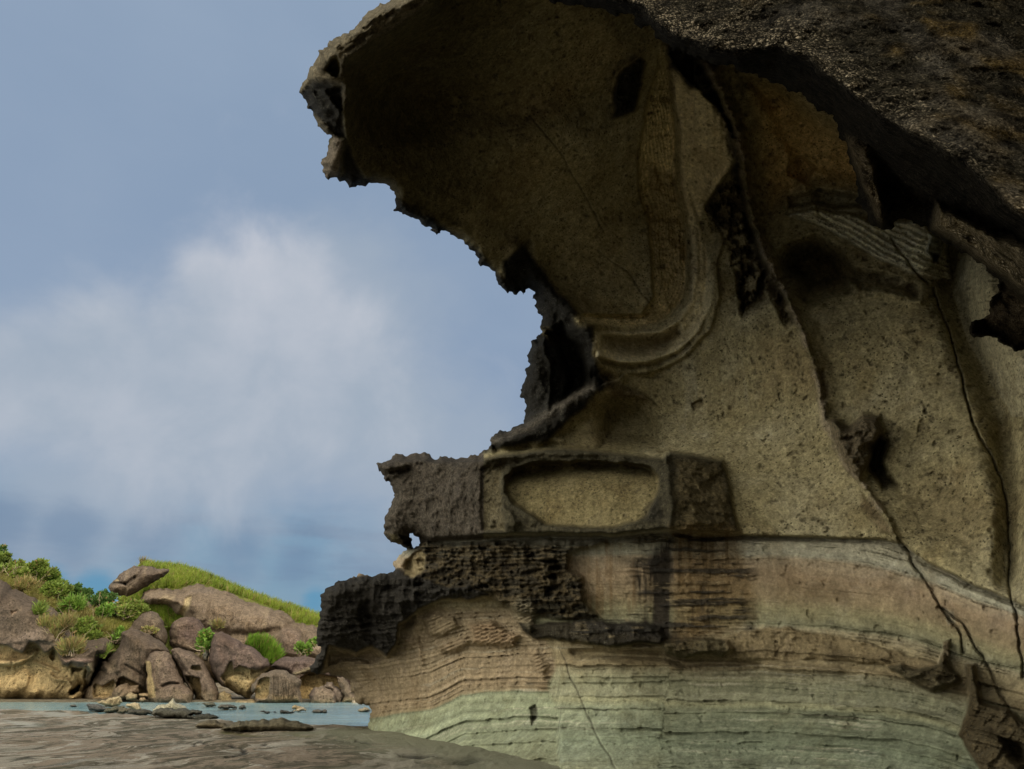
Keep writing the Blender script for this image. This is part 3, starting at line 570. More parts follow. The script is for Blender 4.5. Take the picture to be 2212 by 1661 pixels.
m = ss(0, 14, psd(XW, YW, RCOL)); rel += 0.7 * m * (1 + 0.25 * nR); paint(col, ss(0, .6, m), (0.085, 0.068, 0.038)); crust = np.maximum(crust, 0.6 * m)
m = carve([(2150, 1580), (2212, 1600), (2250, 1680), (2212, 1690), (2170, 1640)], 0.6, 22)
for cr_ in ([(1940, 1160), (1965, 1200), (1990, 1238), (2012, 1270), (2032, 1312), (2055, 1345), (2075, 1372), (2082, 1410)], [(2032, 1312), (2080, 1350), (2110, 1400), (2140, 1450), (2160, 1500), (2200, 1570)], [(2100, 905), (2130, 970), (2160, 1030), (2176, 1100), (2184, 1180), (2176, 1260), (2196, 1340), (2210, 1460)],
            [(2012, 620), (2045, 700), (2066, 770), (2086, 850), (2100, 905)], [(1925, 515), (1960, 560), (2000, 612)]):
    d = Ln(cr_, 1)[0] * (1 + 0.9 * ss(-0.2, 0.5, nB)); rel -= 0.16 * ss(4.5, 0.5, d) + 0.10 * ss(14, 2, d) * ss(0, 0.4, nB); paint(col, 0.42 * ss(2.0, 0.3, d), (0.07, 0.06, 0.04))
for cr_ in ([(1208, 1395), (1222, 1440), (1245, 1490), (1262, 1540), (1290, 1590), (1320, 1640), (1345, 1680)], [(1150, 250), (1220, 340), (1300, 500)], [(1290, 540), (1350, 590), (1410, 668)]):
    d = Ln(cr_)[0]; rel -= 0.05 * ss(3, 0.3, d); paint(col, 0.6 * ss(2.4, 0.4, d), (0.07, 0.065, 0.05))
paint(col, 0.6 * S([(2035, 1310), (2062, 1322), (2068, 1350), (2045, 1352)], 4), (0.22, 0.21, 0.16))
# stains of dark water running down from the block
stn = S([(1340, 1250), (1400, 1180), (1445, 1140), (1465, 1150), (1480, 1400), (1330, 1400), (1370, 1300)], 40) * (0.75 + 1.3 * fbm(f3(X * 5, Y * 0.5, 1 / 60.), 1, 4, 0.6, 101))
paint(col, 1.3 * stn, (0.034, 0.029, 0.022)); m = S([(1230, 1325), (1380, 1335), (1640, 1345), (1640, 1362), (1560, 1385), (1430, 1390), (1230, 1360)], 12); paint(col, 0.85 * m * ss(-0.5, 0.2, nA + nB), (0.04, 0.036, 0.030))
tlay = ss(0.12, 0.34, fbm(np.stack([X / 150., s_ / 9.0, X * 0], -1), 1, 4, 0.6, 417)); mst = ss(-18, 30, psd(XW + 22 * lwx + 10 * brk, YW, [(1370, 1160), (1450, 1140), (1610, 1140), (1640, 1240), (1645, 1350), (1560, 1390), (1240, 1400), (1240, 1325), (1360, 1320)]))
sp_ = ss(-10, 24, psd(XW + 10 * lwx, YW + 6 * lwx, [(1440, 1130), (1600, 1130), (1608, 1215), (1634, 1240), (1640, 1345), (1560, 1380), (1450, 1385)])); vst = fbm(f3(X * 6, Y * 0.45, 1 / 60.), 1, 4, 0.55, 103)
paint(col, sp_ * (0.62 + 0.3 * ss(-0.1, 0.5, vst)) * (1 - ss(0.1, 0.5, stn)), (0.17, 0.115, 0.05)); paint(col, sp_ * 0.7 * ss(0.15, 0.7, vst) , (0.04, 0.036, 0.03))
rel += sp_ * 0.03 * np.sign(np.sin(s_ * 2 * np.pi / 19)) * ss(-0.2, 0.3, nB) ; crust = np.maximum(crust, 0.25 * sp_)
paint(col, sp_ * 0.0, (0.03, 0.028, 0.024))
paint(col, 0.85 * mst * tlay, (0.030, 0.028, 0.024)); rel += mst * (0.09 * tlay - 0.05); paint(col, 0.5 * mst * ss(0.1, 0.3, fbm(np.stack([X / 70., s_ / 4.0, X * 0], -1), 1, 3, 0.6, 419)) * ss(0.3, 0.5, nB + 0.3), (0.28, 0.23, 0.14))
m = S([(1250, 1160), (1380, 1150), (1400, 1330), (1260, 1340)], 20); paint(col, 0.6 * m * ss(0.0, 0.5, vst) , (0.16, 0.10, 0.045))
# --- headland: black crust, thin tattered beds, honeycomb
HC = [(905, 1165), (960, 1170), (1100, 1160), (1190, 1172), (1300, 1166), (1330, 1178), (1240, 1196), (1236, 1225), (1262, 1240), (1270, 1300), (1310, 1340), (1200, 1345), (1120, 1330), (1060, 1300), (1010, 1290), (960, 1300), (890, 1290), (880, 1200)]
m = S(HC, 16); PW_ = P0 + 0.30 * np.stack([nB, nB, fbm(P0, 2.0, 3, 0.5, 99)], -1); wj = np.stack([nB, nA, fbm(P0, 2.0, 3, 0.5, 99)], -1); w1, w2 = worley(P0 * np.array([1.1, 1.1, 4.8]) + 0.45 * wj, 7); w3, w4 = worley(P0 * np.array([3.6, 3.6, 10]) + 0.5 * wj, 17)
hc = m; paint(col, m * 0.93, (0.030, 0.026, 0.018)); crust = np.maximum(crust, 0.9 * m)
rel += m * (0.40 - 0.75 * ss(0.5, 0.1, w1) * ss(0.05, 0.45, nA + 0.5 * nB) - 0.16 * ss(0.5, 0.1, w3) + 0.16 * nR + 0.34 * fbm(P0 * np.array([0.8, 0.8, 5.0]), 1.0, 4, 0.6, 98, True)); paint(col, m * 0.5 * ss(0.25, 0.05, w2 - w1), (0.15, 0.115, 0.06))
rel += m * 0.09 * np.sin(s_ * 2 * np.pi / 9) * ss(1260, 1180, Y); paint(col, m * 0.55 * ss(1250, 1190, Y) * (np.sin((s_ + 3 * nB) * 2 * np.pi / 9) > 0.5), (0.17, 0.135, 0.08))
rel += 0.35 * S([(905, 1165), (1240, 1160), (1240, 1215), (1150, 1232), (1000, 1225), (905, 1210)], 14) * 0.6
m = S([(1140, 1150), (1240, 1150), (1242, 1200), (1210, 1215)], 10)
BC = [(660, 1275), (700, 1250), (860, 1225), (905, 1240), (960, 1262), (1020, 1262), (1060, 1290), (1010, 1300), (960, 1300), (905, 1318), (868, 1350), (862, 1395), (835, 1420), (800, 1400), (770, 1415), (735, 1405), (712, 1402), (706, 1440), (690, 1462), (650, 1460)]
m = S(BC, 8); bc = m; paint(col, m, (0.026, 0.024, 0.021)); crust = np.maximum(crust, m * 0.6); rel += 0.9 * m * (1 + 0.25 * nR)
rel += m * 0.35 * fbm(P0 * np.array([1.4, 1.4, 0.6]), 0.8, 5, 0.55, 111, True)
for pl, dp in (([(770, 1300), (800, 1290), (812, 1340), (800, 1380), (775, 1360)], 0.35), ([(860, 1300), (905, 1300), (900, 1352), (870, 1365)], 0.3), ([(820, 1262), (880, 1255), (860, 1280), (815, 1285)], 0.3)):
    carve(pl, dp, 14)
m = carve([(700, 1400), (735, 1402), (770, 1412), (800, 1400), (835, 1420), (800, 1436), (740, 1430), (712, 1440)], 0.55, 10)
m = S([(870, 1218), (893, 1192), (910, 1188), (922, 1200), (918, 1230), (895, 1250), (872, 1242)], 5); rel -= 0.35 * m; paint(col, m, (0.27, 0.225, 0.13)); crust *= 1 - m
ridge([(858, 1232), (872, 1205), (900, 1188), (925, 1180)], 0.35, 8); ridge([(880, 1250), (920, 1240), (950, 1225)], 0.3, 9)
# lumps hanging in the undercut, with their own bedding
for pl, h, c3 in (([(905, 1330), (940, 1318), (985, 1330), (1000, 1350), (965, 1380), (925, 1378)], 0.45, (0.22, 0.175, 0.11)), ([(930, 1390), (975, 1372), (1010, 1360), (1030, 1385), (1010, 1405), (950, 1420)], 0.35, TAN),
                  ([(1005, 1345), (1060, 1330), (1095, 1350), (1130, 1370), (1115, 1400), (1060, 1400), (1015, 1400)], 0.55, (0.25, 0.17, 0.10)), ([(890, 1362), (912, 1372), (925, 1440), (912, 1452), (898, 1420)], 0.3, TAN),
                  ([(1120, 1280), (1160, 1300), (1165, 1330), (1150, 1370), (1110, 1340), (1095, 1310)], 0.35, (0.24, 0.21, 0.14)), ([(1130, 1400), (1165, 1395), (1190, 1440), (1180, 1475), (1150, 1450)], 0.3, TAN), ([(855, 1370), (890, 1372), (905, 1400), (880, 1410)], 0.3, TAN)):
    m = ss(0, 16, psd(XW, YW, pl)); rel += h * m; paint(col, 0.6 * m, c3); rel += m * 0.05 * np.sin((Y + 0.5 * X) * 2 * np.pi / 8.5)
rel -= 0.35 * S([(900, 1310), (1100, 1290), (1140, 1380), (1190, 1420), (1100, 1440), (960, 1440), (880, 1400)], 30)
m = carve([(1140, 1530), (1155, 1515), (1165, 1545), (1150, 1575)], 0.25, 6); paint(col, 0.8 * m, (0.06, 0.06, 0.045))
m = S([(1130, 1495), (1200, 1480), (1208, 1661), (1100, 1661), (1150, 1580)], 20) ; rel += m * 0.16 * fbm(P0, 2.2, 4, 0.5, 121)
m = S([(1205, 1380), (1260, 1375), (1280, 1420), (1230, 1450), (1200, 1420)], 30); paint(col, 0.35 * m, BRN)
# --- general roughness
rg = 0.025 * nB * (1 + 0.5 * strz) + 0.16 * nA * (1 - strz) + 0.045 * fbm(P0, 7, 3, 0.6, 61) * (0.3 + crust) + 0.16 * crust * nR * (1 - 0.75 * blk) + 0.10 * crust * nB * (1 - 0.5 * blk)
rel += rg * (1 - 0.6 * tro)
# round the free edge back
edge = np.clip(sdf, 0, None); free = (X < 1300) & (Y < 1590)
rel -= free * 1.1 * (1 - np.sqrt(1 - (1 - np.clip(edge / 26, 0, 1)) ** 2 * 0.999))
grn = fbm(P0, 11, 3, 0.7, 451); col *= np.clip(1 + (0.26 - 0.14 * strz) * grn + 0.24 * fbm(P0, 28, 2, 0.6, 453), 0.4, 1.7)[..., None]; m = ss(0.42, 0.58, fbm(P0, 8.0, 2, 0.6, 457)) * (1 - crust) * (1 - 0.7 * strz); paint(col, 0.55 * m, (0.06, 0.05, 0.032)); rel -= 0.02 * m
Dp = B - rel
P = point(X, Y, Dp)
# --- faces and skirt
idx = -np.ones(X.shape, int)
cell = keep[:-1, :-1] & keep[1:, :-1] & keep[:-1, 1:] & keep[1:, 1:]
a0 = np.arange(X.size).reshape(X.shape)
Q = np.stack([a0[:-1, :-1], a0[1:, :-1], a0[1:, 1:], a0[:-1, 1:]], -1)[cell]
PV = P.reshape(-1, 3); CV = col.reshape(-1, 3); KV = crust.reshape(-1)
fc = Q.mean(1).astype(int); fx = X.reshape(-1)[Q].mean(1); fy = Y.reshape(-1)[Q].mean(1)
# boundary loop
from collections import defaultdict
e1 = np.concatenate([Q[:, [0, 1]], Q[:, [1, 2]], Q[:, [2, 3]], Q[:, [3, 0]]]); 
key = np.sort(e1, 1); kk = key[:, 0] * (X.size + 1) + key[:, 1]; u, inv, cnt = np.unique(kk, return_inverse=True, return_counts=True)
bed_ = e1[cnt[inv] == 1]
bv = np.unique(bed_); nv = len(PV); ring = {}
extra_v, extra_c, extra_k = [], [], []
prev = bv; off = nv
bp = PV[bv].copy(); rings = [bv]
# pull direction: backwards (+Y) and in towards the rock (right)
bxx = X.reshape(-1)[bv]; byy = Y.reshape(-1)[bv]
g1 = psd(bxx + 3, byy, SIL) - psd(bxx - 3, byy, SIL); g2 = psd(bxx, byy + 3, SIL) - psd(bxx, byy - 3, SIL); gl = np.sqrt(g1 ** 2 + g2 ** 2) + 1e-6
inw = np.stack([g1 / gl, np.zeros_like(g1), -g2 / gl], -1)
rdir = ray(bxx, byy); rdir /= np.linalg.norm(rdir, axis=-1, keepdims=True)
for k, (bk, iw) in enumerate(((0.35, 0.02), (0.9, 0.05), (1.8, 0.10), (3.2, 0.15), (5.5, 0.2), (8.0, 0.3))):
    q_ = bp + rdir * bk + inw * iw; q_ = q_ + 0.05 * min(k, 3) * (0.5 + 0.5 * fbm(q_, 0.9, 3, 0.5, 130)[:, None]) * inw
    extra_v.append(q_); extra_c.append(CV[bv] * 0 + np.array((0.05, 0.043, 0.032))); extra_k.append(np.ones(len(bv)))
    rings.append(nv + k * len(bv) + np.arange(len(bv)))
smo_ = np.clip(strz * (1 - crust * 2) + 0.5 * bnd, 0, 1).reshape(-1); ASM = np.concatenate([smo_] + [np.zeros(len(bv))] * 6); AV = np.concatenate([PV] + extra_v); AC = np.concatenate([CV] + extra_c); AK = np.concatenate([KV] + extra_k)
pos = {v: i for i, v in enumerate(bv)}; bi = np.array([[pos[a], pos[b]] for a, b in bed_])
SQ = np.concatenate([np.stack([rings[k][bi[:, 1]], rings[k][bi[:, 0]], rings[k + 1][bi[:, 0]], rings[k + 1][bi[:, 1]]], -1) for k in range(6)])
FA = np.concatenate([Q, SQ]); sfx = X.reshape(-1)[bed_].mean(1); sfy = Y.reshape(-1)[bed_].mean(1)
FX = np.concatenate([fx] + [sfx] * 6); FY = np.concatenate([fy] + [sfy] * 6)
cliff = empty('sea_cliff', (4.0, 18.0, 0.0))
tag(cliff, 'huge wave-shaped sandstone sea cliff overhanging the rock platform on the right', 'cliff')
m_cliff = rock_mat('cliff_sandstone', 1.0, 1.0, 0.7)
zone = np.full(len(FA), 1)
zone[(FY < np.interp(FX, [600, 1150, 1250, 1480, 1600, 2400], [640, 640, 690, 706, 110, 60])) & (FX < 1600)] = 0
sb = psd(FX, FY, BT); zone[(sb > 0)] = 2
ybf = np.interp(FX, [p[0] for p in YB_], [p[1] for p in YB_]); zone[(FY > ybf) & (sb <= 0) & (FX > 925)] = 3; zone[(FX <= 925) & (FY > 1240)] = 3
hb = psd(FX, FY, [(600, 1180), (925, 1150), (1240, 1160), (1270, 1330), (1120, 1335), (1060, 1300), (1010, 1300), (905, 1318), (868, 1350), (862, 1395), (835, 1420), (735, 1405), (706, 1440), (690, 1475), (600, 1475)]); zone[(hb > 0) & (sb <= 0)] = 4
zone[(psd(FX, FY, MASS) > 0) & (sb <= 0)] = 5
ZN = [('rock_canopy', 'dark overhanging rock canopy curling out over the shore'), ('hollowed_wall', 'smooth ochre hollowed wall under the canopy'), ('jutting_block', 'brown crusted block with a large oval recess'),
      ('bedded_base', 'green and pink bedded base of the cliff'), ('crusted_headland', 'black crusted snout above the undercut beds'), ('black_buttress', 'black crusted mass left of the hollow')]
for zi, (zn, zl) in enumerate(ZN):
    f_ = FA[zone == zi]
    if not len(f_): continue
    uq, iv = np.unique(f_, return_inverse=True)
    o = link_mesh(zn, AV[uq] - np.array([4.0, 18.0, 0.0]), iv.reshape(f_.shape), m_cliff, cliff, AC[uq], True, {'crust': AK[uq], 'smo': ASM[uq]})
    o['label'] = zl
# ------------------------------------------------------------------ near overhang at the upper right
NO = [(1150, -90), (1185, 0), (1260, 12), (1310, 24), (1370, 52), (1420, 84), (1470, 104), (1520, 130), (1560, 140), (1600, 156), (1650, 168), (1682, 180), (1700, 196), (1742, 216), (1765, 240), (1792, 248), (1812, 270), (1815, 300), (1832, 335), (1850, 380), (1852, 410), (1862, 450), (1878, 480),
      (1898, 494), (1924, 497), (1934, 478), (1938, 472), (1980, 482), (2005, 498), (2030, 510), (2062, 532), (2095, 552), (2130, 574), (2158, 604), (2145, 640), (2140, 662), (2118, 690), (2094, 716), (2104, 730), (2130, 726), (2155, 734), (2180, 748), (2212, 754), (2330, 790), (3200, 1000), (3200, -560), (1500, -560)]
NOR = roughen(NO, 0.17, 6, 9, True, lambda a, b: max(a[0], b[0]) > 2250)
ST2 = 3.2
X, Y = np.meshgrid(np.concatenate([np.arange(1130, 2290, ST2), np.arange(2290, 3200, 24)]), np.concatenate([np.arange(-560, -60, 12), np.arange(-60, 800, ST2), np.arange(800, 1000, 16)]))
sdf = psd(X, Y, NO); near = np.abs(sdf) < 16; sdf[near] = psd(X[near], Y[near], NOR)
q = (np.abs(sdf) < ST2 * 0.75); xs, ys = X[q], Y[q]
g1 = psd(xs + e_, ys, NOR) - psd(xs - e_, ys, NOR); g2 = psd(xs, ys + e_, NOR) - psd(xs, ys - e_, NOR); gl = np.sqrt(g1 ** 2 + g2 ** 2) + 1e-6; s0 = sdf[q]
X[q] = xs - g1 / gl * s0; Y[q] = ys - g2 / gl * s0; sdf[q] = 0; keep = sdf >= 0
LIP = [(1150, -60), (1390, 12), (1440, 62), (1520, 98), (1600, 104), (1680, 92), (1760, 132), (1840, 196), (1900, 240), (1990, 292), (2090, 352), (2180, 430), (2330, 560), (3200, 900)]
wx = fbm(f3(X, Y, 1 / 50.0), 1, 4, 0.55, 203); wy = fbm(f3(X, Y, 1 / 50.0), 1, 4, 0.55, 223); XW = X + 11 * wx; YW = Y + 11 * wy
lipy = np.interp(XW, [p[0] for p in LIP], [p[1] for p in LIP]); dy_ = YW - lipy
Yl = np.interp(X, [1150, 1400, 1700, 2000, 2330, 3200], [4.9, 4.5, 4.0, 3.5, 3.0, 2.3])
B = Yl + np.where(dy_ > 0, 2.6 * ss(0, 150, dy_) + 0.006 * np.clip(dy_, 0, None), 0.0022 * (-dy_) + 0.25 * ss(60, 0, -dy_) * 0)
P0 = point(X, Y, B); nA = fbm(P0, 2.2, 4, 0.5, 231); nB = fbm(P0, 9, 4, 0.6, 241); nR = fbm(P0, 5, 4, 0.6, 251, True)
rel = 0.12 * nA + 0.02 * nR + 0.022 * nB + 0.020 * fbm(P0, 26, 3, 0.6, 271)
def S2(poly, soft): return ss(0, soft, psd(XW, YW, poly))
low = S2([(2015, 430), (2090, 455), (2212, 520), (2330, 590), (2330, 700), (2212, 645), (2110, 570), (2040, 520), (2000, 500)], 26)
rel += 1.9 * low
chunk = S2([(2160, 600), (2240, 640), (2330, 700), (2330, 800), (2200, 760), (2090, 722)], 24); rel -= 0.9 * chunk
horn = S2([(1815, 280), (1850, 290), (1880, 310), (1905, 380), (1925, 470), (1900, 500), (1850, 400)], 18); rel += 0.5 * horn
edge = np.clip(sdf, 0, None); rel -= 0.55 * (1 - np.sqrt(1 - (1 - np.clip(edge / 26, 0, 1)) ** 2 * 0.999))
P = point(X, Y, B - rel)
face = ss(14, -22, dy_)
col = np.empty(X.shape + (3,)); col[:] = (0.009, 0.008, 0.006)  # underside painted near black to deepen its shade
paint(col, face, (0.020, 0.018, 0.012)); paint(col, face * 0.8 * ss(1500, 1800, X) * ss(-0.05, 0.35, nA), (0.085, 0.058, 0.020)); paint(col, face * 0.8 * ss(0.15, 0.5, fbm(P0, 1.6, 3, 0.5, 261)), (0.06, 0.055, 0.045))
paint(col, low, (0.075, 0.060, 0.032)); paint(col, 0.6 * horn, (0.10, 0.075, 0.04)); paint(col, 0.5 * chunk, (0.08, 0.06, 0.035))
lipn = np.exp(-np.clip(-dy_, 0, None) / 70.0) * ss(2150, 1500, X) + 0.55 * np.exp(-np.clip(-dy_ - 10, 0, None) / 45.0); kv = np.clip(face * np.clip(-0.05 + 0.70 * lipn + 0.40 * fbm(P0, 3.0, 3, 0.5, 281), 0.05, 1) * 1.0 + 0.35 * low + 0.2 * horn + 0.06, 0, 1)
a0 = np.arange(X.size).reshape(X.shape); cell = keep[:-1, :-1] & keep[1:, :-1] & keep[:-1, 1:] & keep[1:, 1:]
Q = np.stack([a0[:-1, :-1], a0[1:, :-1], a0[1:, 1:], a0[:-1, 1:]], -1)[cell]
PV = P.reshape(-1, 3); CV = col.reshape(-1, 3); KV = kv.reshape(-1)
e1 = np.concatenate([Q[:, [0, 1]], Q[:, [1, 2]], Q[:, [2, 3]], Q[:, [3, 0]]]); key = np.sort(e1, 1); kk = key[:, 0] * (X.size + 1) + key[:, 1]; u, inv, cnt = np.unique(kk, return_inverse=True, return_counts=True)
bed_ = e1[cnt[inv] == 1]; bv = np.unique(bed_); nv = len(PV); bp = PV[bv].copy(); rings = [bv]; ev = []
bxx = X.reshape(-1)[bv]; byy = Y.reshape(-1)[bv]; g1 = psd(bxx + 3, byy, NO) - psd(bxx - 3, byy, NO); g2 = psd(bxx, byy + 3, NO) - psd(bxx, byy - 3, NO); gl = np.sqrt(g1 ** 2 + g2 ** 2) + 1e-6
inw = np.stack([g1 / gl, np.zeros_like(g1), -g2 / gl], -1)
rdir = ray(bxx, byy); rdir /= np.linalg.norm(rdir, axis=-1, keepdims=True)
for k, (bk, iw) in enumerate(((0.15, 0.02), (0.45, 0.04), (1.0, 0.08), (2.0, 0.12))):
    ev.append(bp + rdir * bk + inw * iw); rings.append(nv + k * len(bv) + np.arange(len(bv)))
pos = {v: i for i, v in enumerate(bv)}; bi = np.array([[pos[a], pos[b]] for a, b in bed_])
SQ = np.concatenate([np.stack([rings[k][bi[:, 1]], rings[k][bi[:, 0]], rings[k + 1][bi[:, 0]], rings[k + 1][bi[:, 1]]], -1) for k in range(4)])
AV = np.concatenate([PV] + ev); AC = np.concatenate([CV] + [CV[bv] * 0 + 0.05] * 4); AK = np.concatenate([KV] + [KV[bv] * 0 + 0.1] * 4); FA = np.concatenate([Q, SQ])
uq, iv = np.unique(FA, return_inverse=True)
MN = Mat('near_conglomerate'); c_ = MN.attr('Col'); cr = MN.attr('crust', True)
g = MN.voro(30); g2_ = MN.voro(30, 'F1', 'Color'); gs = MN.voro(62); gs2 = MN.voro(62, 'F1', 'Color'); gn = MN.noise(60, 3, 0.7); big = MN.noise(6, 6, 0.7)
def bw(v):
    n = MN.N.new('ShaderNodeSeparateColor'); MN.L.new(v, n.inputs[0]); return n.outputs[0]
gr1 = MN.math('MULTIPLY', MN.math('POWER', bw(g2_), 3.0), MN.mr(g, 0.25, 0.55, 1, 0)); gr2 = MN.math('MULTIPLY', MN.math('POWER', bw(gs2), 2.5), MN.mr(gs, 0.3, 0.6, 1, 0))
c_ = MN.scale(c_, MN.math('MULTIPLY', MN.mr(gn, 0.3, 0.7, 0.4, 1.7), MN.mr(big, 0.35, 0.65, 0.25, 1.6)))
gm = MN.math('MULTIPLY', MN.math('ADD', gr1, MN.math('MULTIPLY', gr2, 0.8)), MN.math('MULTIPLY', cr, MN.mr(big, 0.32, 0.62, 0.25, 1.35)))
c_ = MN.mix(MN.math('MULTIPLY', gm, 1.15, clamp=True), c_, (0.66, 0.56, 0.40))
hh = MN.math('ADD', MN.math('MULTIPLY', MN.mr(g, 0.0, 0.6, 1, 0), 1.2), MN.math('MULTIPLY', MN.noise(24, 7, 0.8), 2.4))
MN.b.inputs['Specular IOR Level'].default_value = 0.03
m_near = MN.done(c_, MN.bump(hh, 1.0, 0.045), 0.8)
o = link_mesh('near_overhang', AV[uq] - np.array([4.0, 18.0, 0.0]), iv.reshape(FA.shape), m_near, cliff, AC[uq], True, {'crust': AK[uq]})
o['label'] = 'nearest black overhang with a speckled gravelly face'

# ------------------------------------------------------------------ unseen cliff mass right of and behind the viewer, added to block the sun
yy = np.linspace(-34, 30, 90); hh_ = np.linspace(-0.5, 31, 46)
Yg, Hg = np.meshgrid(yy, hh_)
wallx = np.maximum(0.92 * Yg + 2.0, 3.4) + 0.6 * np.abs(Yg) * (Yg < -4) * 0.35 + 1.6 * ss(0.0, 5, Hg) * ss(14, 5, Hg) - 2.2 * ss(8, 22, Hg) * (Yg < 6) + 0.0
wallx += 9 * ss(26, 31.5, Hg)
Pm = np.stack([wallx, Yg, Hg], -1); Pm[..., 0] += 0.9 * fbm(Pm, 0.25, 5, 0.5, 300)
top = Pm[-1].copy(); back = [top + np.array([d, 0, 0.8 * math.sin(d * 0.4)]) for d in (4, 9, 15, 22)] + [top * np.array([1, 1, 0]) + np.array([24, 0, -1.0])]
Pm = np.concatenate([Pm, np.array(back)]); r_, c_n = Pm.shape[:2]; a0 = np.arange(r_ * c_n).reshape(r_, c_n)
Qm = np.stack([a0[:-1, :-1], a0[:-1, 1:], a0[1:, 1:], a0[1:, :-1]], -1).reshape(-1, 4)
cm = np.empty((r_ * c_n, 3)); cm[:] = (0.27, 0.225, 0.13); paint(cm, ss(10, 20, Pm[..., 2].ravel()), (0.09, 0.08, 0.06))
# unseen roof over the viewer's right, added to keep sky light off the ceiling
ry = np.linspace(2.5, 12.5, 40); rt_ = np.linspace(0, 1, 40); Yr, Tr = np.meshgrid(ry, rt_)
rimx = np.interp(Yr, [-30, -10, 0, 3, 5, 7, 9, 12.5], [3.4, 4.0, 3.0, 1.8, 0.9, 0.1, 0.8, 2.5]); Xr = rimx + (24 - rimx) * Tr
Zb = np.interp(Yr, [-30, 0, 6, 9, 12.5], [20, 15.5, 14.6, 15.2, 16.5]) + 1.5 * Tr
Pr = np.stack([Xr, Yr, Zb], -1); Pr[..., 2] += 0.5 * fbm(Pr, 0.35, 4, 0.5, 310); Pt = Pr.copy(); Pt[..., 2] += 7 * np.sqrt(Tr) + 1.0 + 0.6 * fbm(Pr, 0.4, 4, 0.5, 320)
nr_ = Pr.shape[0] * Pr.shape[1]; a1 = np.arange(nr_).reshape(Pr.shape[:2])
def gq(a): return np.stack([a[:-1, :-1], a[:-1, 1:], a[1:, 1:], a[1:, :-1]], -1).reshape(-1, 4)
ed_ = np.concatenate([a1[0, :], a1[1:, -1], a1[-1, -2::-1], a1[-2:0:-1, 0]]); eq = np.stack([ed_, np.roll(ed_, -1), np.roll(ed_, -1) + nr_, ed_ + nr_], -1)
Fr = np.concatenate([gq(a1), gq(a1 + nr_)[:, ::-1], eq]); cr2 = np.empty((2 * nr_, 3)); cr2[:] = (0.11, 0.095, 0.06)
link_mesh('shade_roof', np.concatenate([Pr.reshape(-1, 3), Pt.reshape(-1, 3)]) - np.array([4.0, 18.0, 0.0]), Fr, m_cliff, cliff, cr2, True, {'crust': np.full(2 * nr_, 0.5)})
o = link_mesh('shade_cliff', Pm.reshape(-1, 3) - np.array([4.0, 18.0, 0.0]), Qm, m_cliff, cliff, cm, True, {'crust': np.full(r_ * c_n, 0.4)})
# ================================================================== GROUND, WATER
def at_z(x, y, z=0.0):
    d = ray(x, y); t = (z - CAMH) / d[..., 2]; P = d * t[..., None]; P[..., 2] += CAMH; return P
SH = [(-900, 1526), (-300, 1529), (0, 1531), (100, 1534), (183, 1537), (300, 1546), (380, 1549), (439, 1547), (512, 1556), (600, 1560), (690, 1567), (760, 1570), (802, 1572), (900, 1577)]
shp = at_z(np.array([p[0] for p in SH], float), np.array([p[1] for p in SH], float)); shu = shp[:, 0] / shp[:, 1]
WL = -0.42
def zg(X, Y, fine=True):
    X = np.asarray(X, float); Y = np.asarray(Y, float); Yc = np.maximum(Y, 1.0)
    u = X / Yc; ys_ = np.interp(u, shu, shp[:, 1]); P = np.stack([X, Y, X * 0], -1)
    n0 = fbm(P, 0.07, 3, 0.5, 400); n1 = fbm(P, 0.30, 4, 0.5, 410)
    z = 0.10 * n0 + 0.05 * n1
    if fine:
        Pw = np.stack([X + 1.5 * fbm(P, 0.25, 3, 0.5, 430), Y * 1.0, X * 0], -1)
        fl = np.stack([Pw[..., 0] * 0.75 + 0.28 * Pw[..., 1] + 1.6 * fbm(P, 0.12, 3, 0.5, 440), Pw[..., 1] * 0.22, X * 0], -1)
        z = z + 0.055 * fbm(fl, 1.0, 5, 0.6, 450, True) + 0.010 * fbm(P, 3.0, 4, 0.6, 460)
    sh = ys_ + 1.3 * n1 + 1.0 * fbm(P, 0.5, 3, 0.5, 470)
    drop = ss(0.0, 3.0, Y - sh)
    z = z * (1 - 0.6 * drop) - 1.5 * drop
    far = 65.0 + 1.5 * fbm(P, 0.15, 3, 0.5, 480)
    up_ = ss(-2.0, 1.2, Y - far) * ss(200, 150, Y) * ss(150, 120, np.abs(X))
    z = z * (1 - up_) + up_ * (-0.25 + 0.10 * n1 + 1.2 * ss(6, 30, Y - far))
    # apron where the platform swells up to the foot of the cliff
    z = z - 0.10 * ss(-0.3, 0.05, u) * ss(21, 14, Y)
    return z
Ys = np.concatenate([[-60, -35, -20, -12, -6, 0, 4, 7, 9, 10.5], 11.5 * (1.0072 ** np.arange(0, 205)), np.linspace(50.5, 72, 40), [75, 80, 90, 105, 125, 150, 170, 190, 210, 300, 600, 1500, 4000, 9000]])
us = np.concatenate([[-2.5, -1.8, -1.4, -1.15, -1.0, -0.9], np.linspace(-0.86, 0.16, 430), [0.25, 0.4, 0.6, 0.8, 1.1, 1.5, 2.5]])
U, Yg = np.meshgrid(us, Ys); Xg = U * np.maximum(np.abs(Yg), 12.0)
Zg = zg(Xg, Yg)
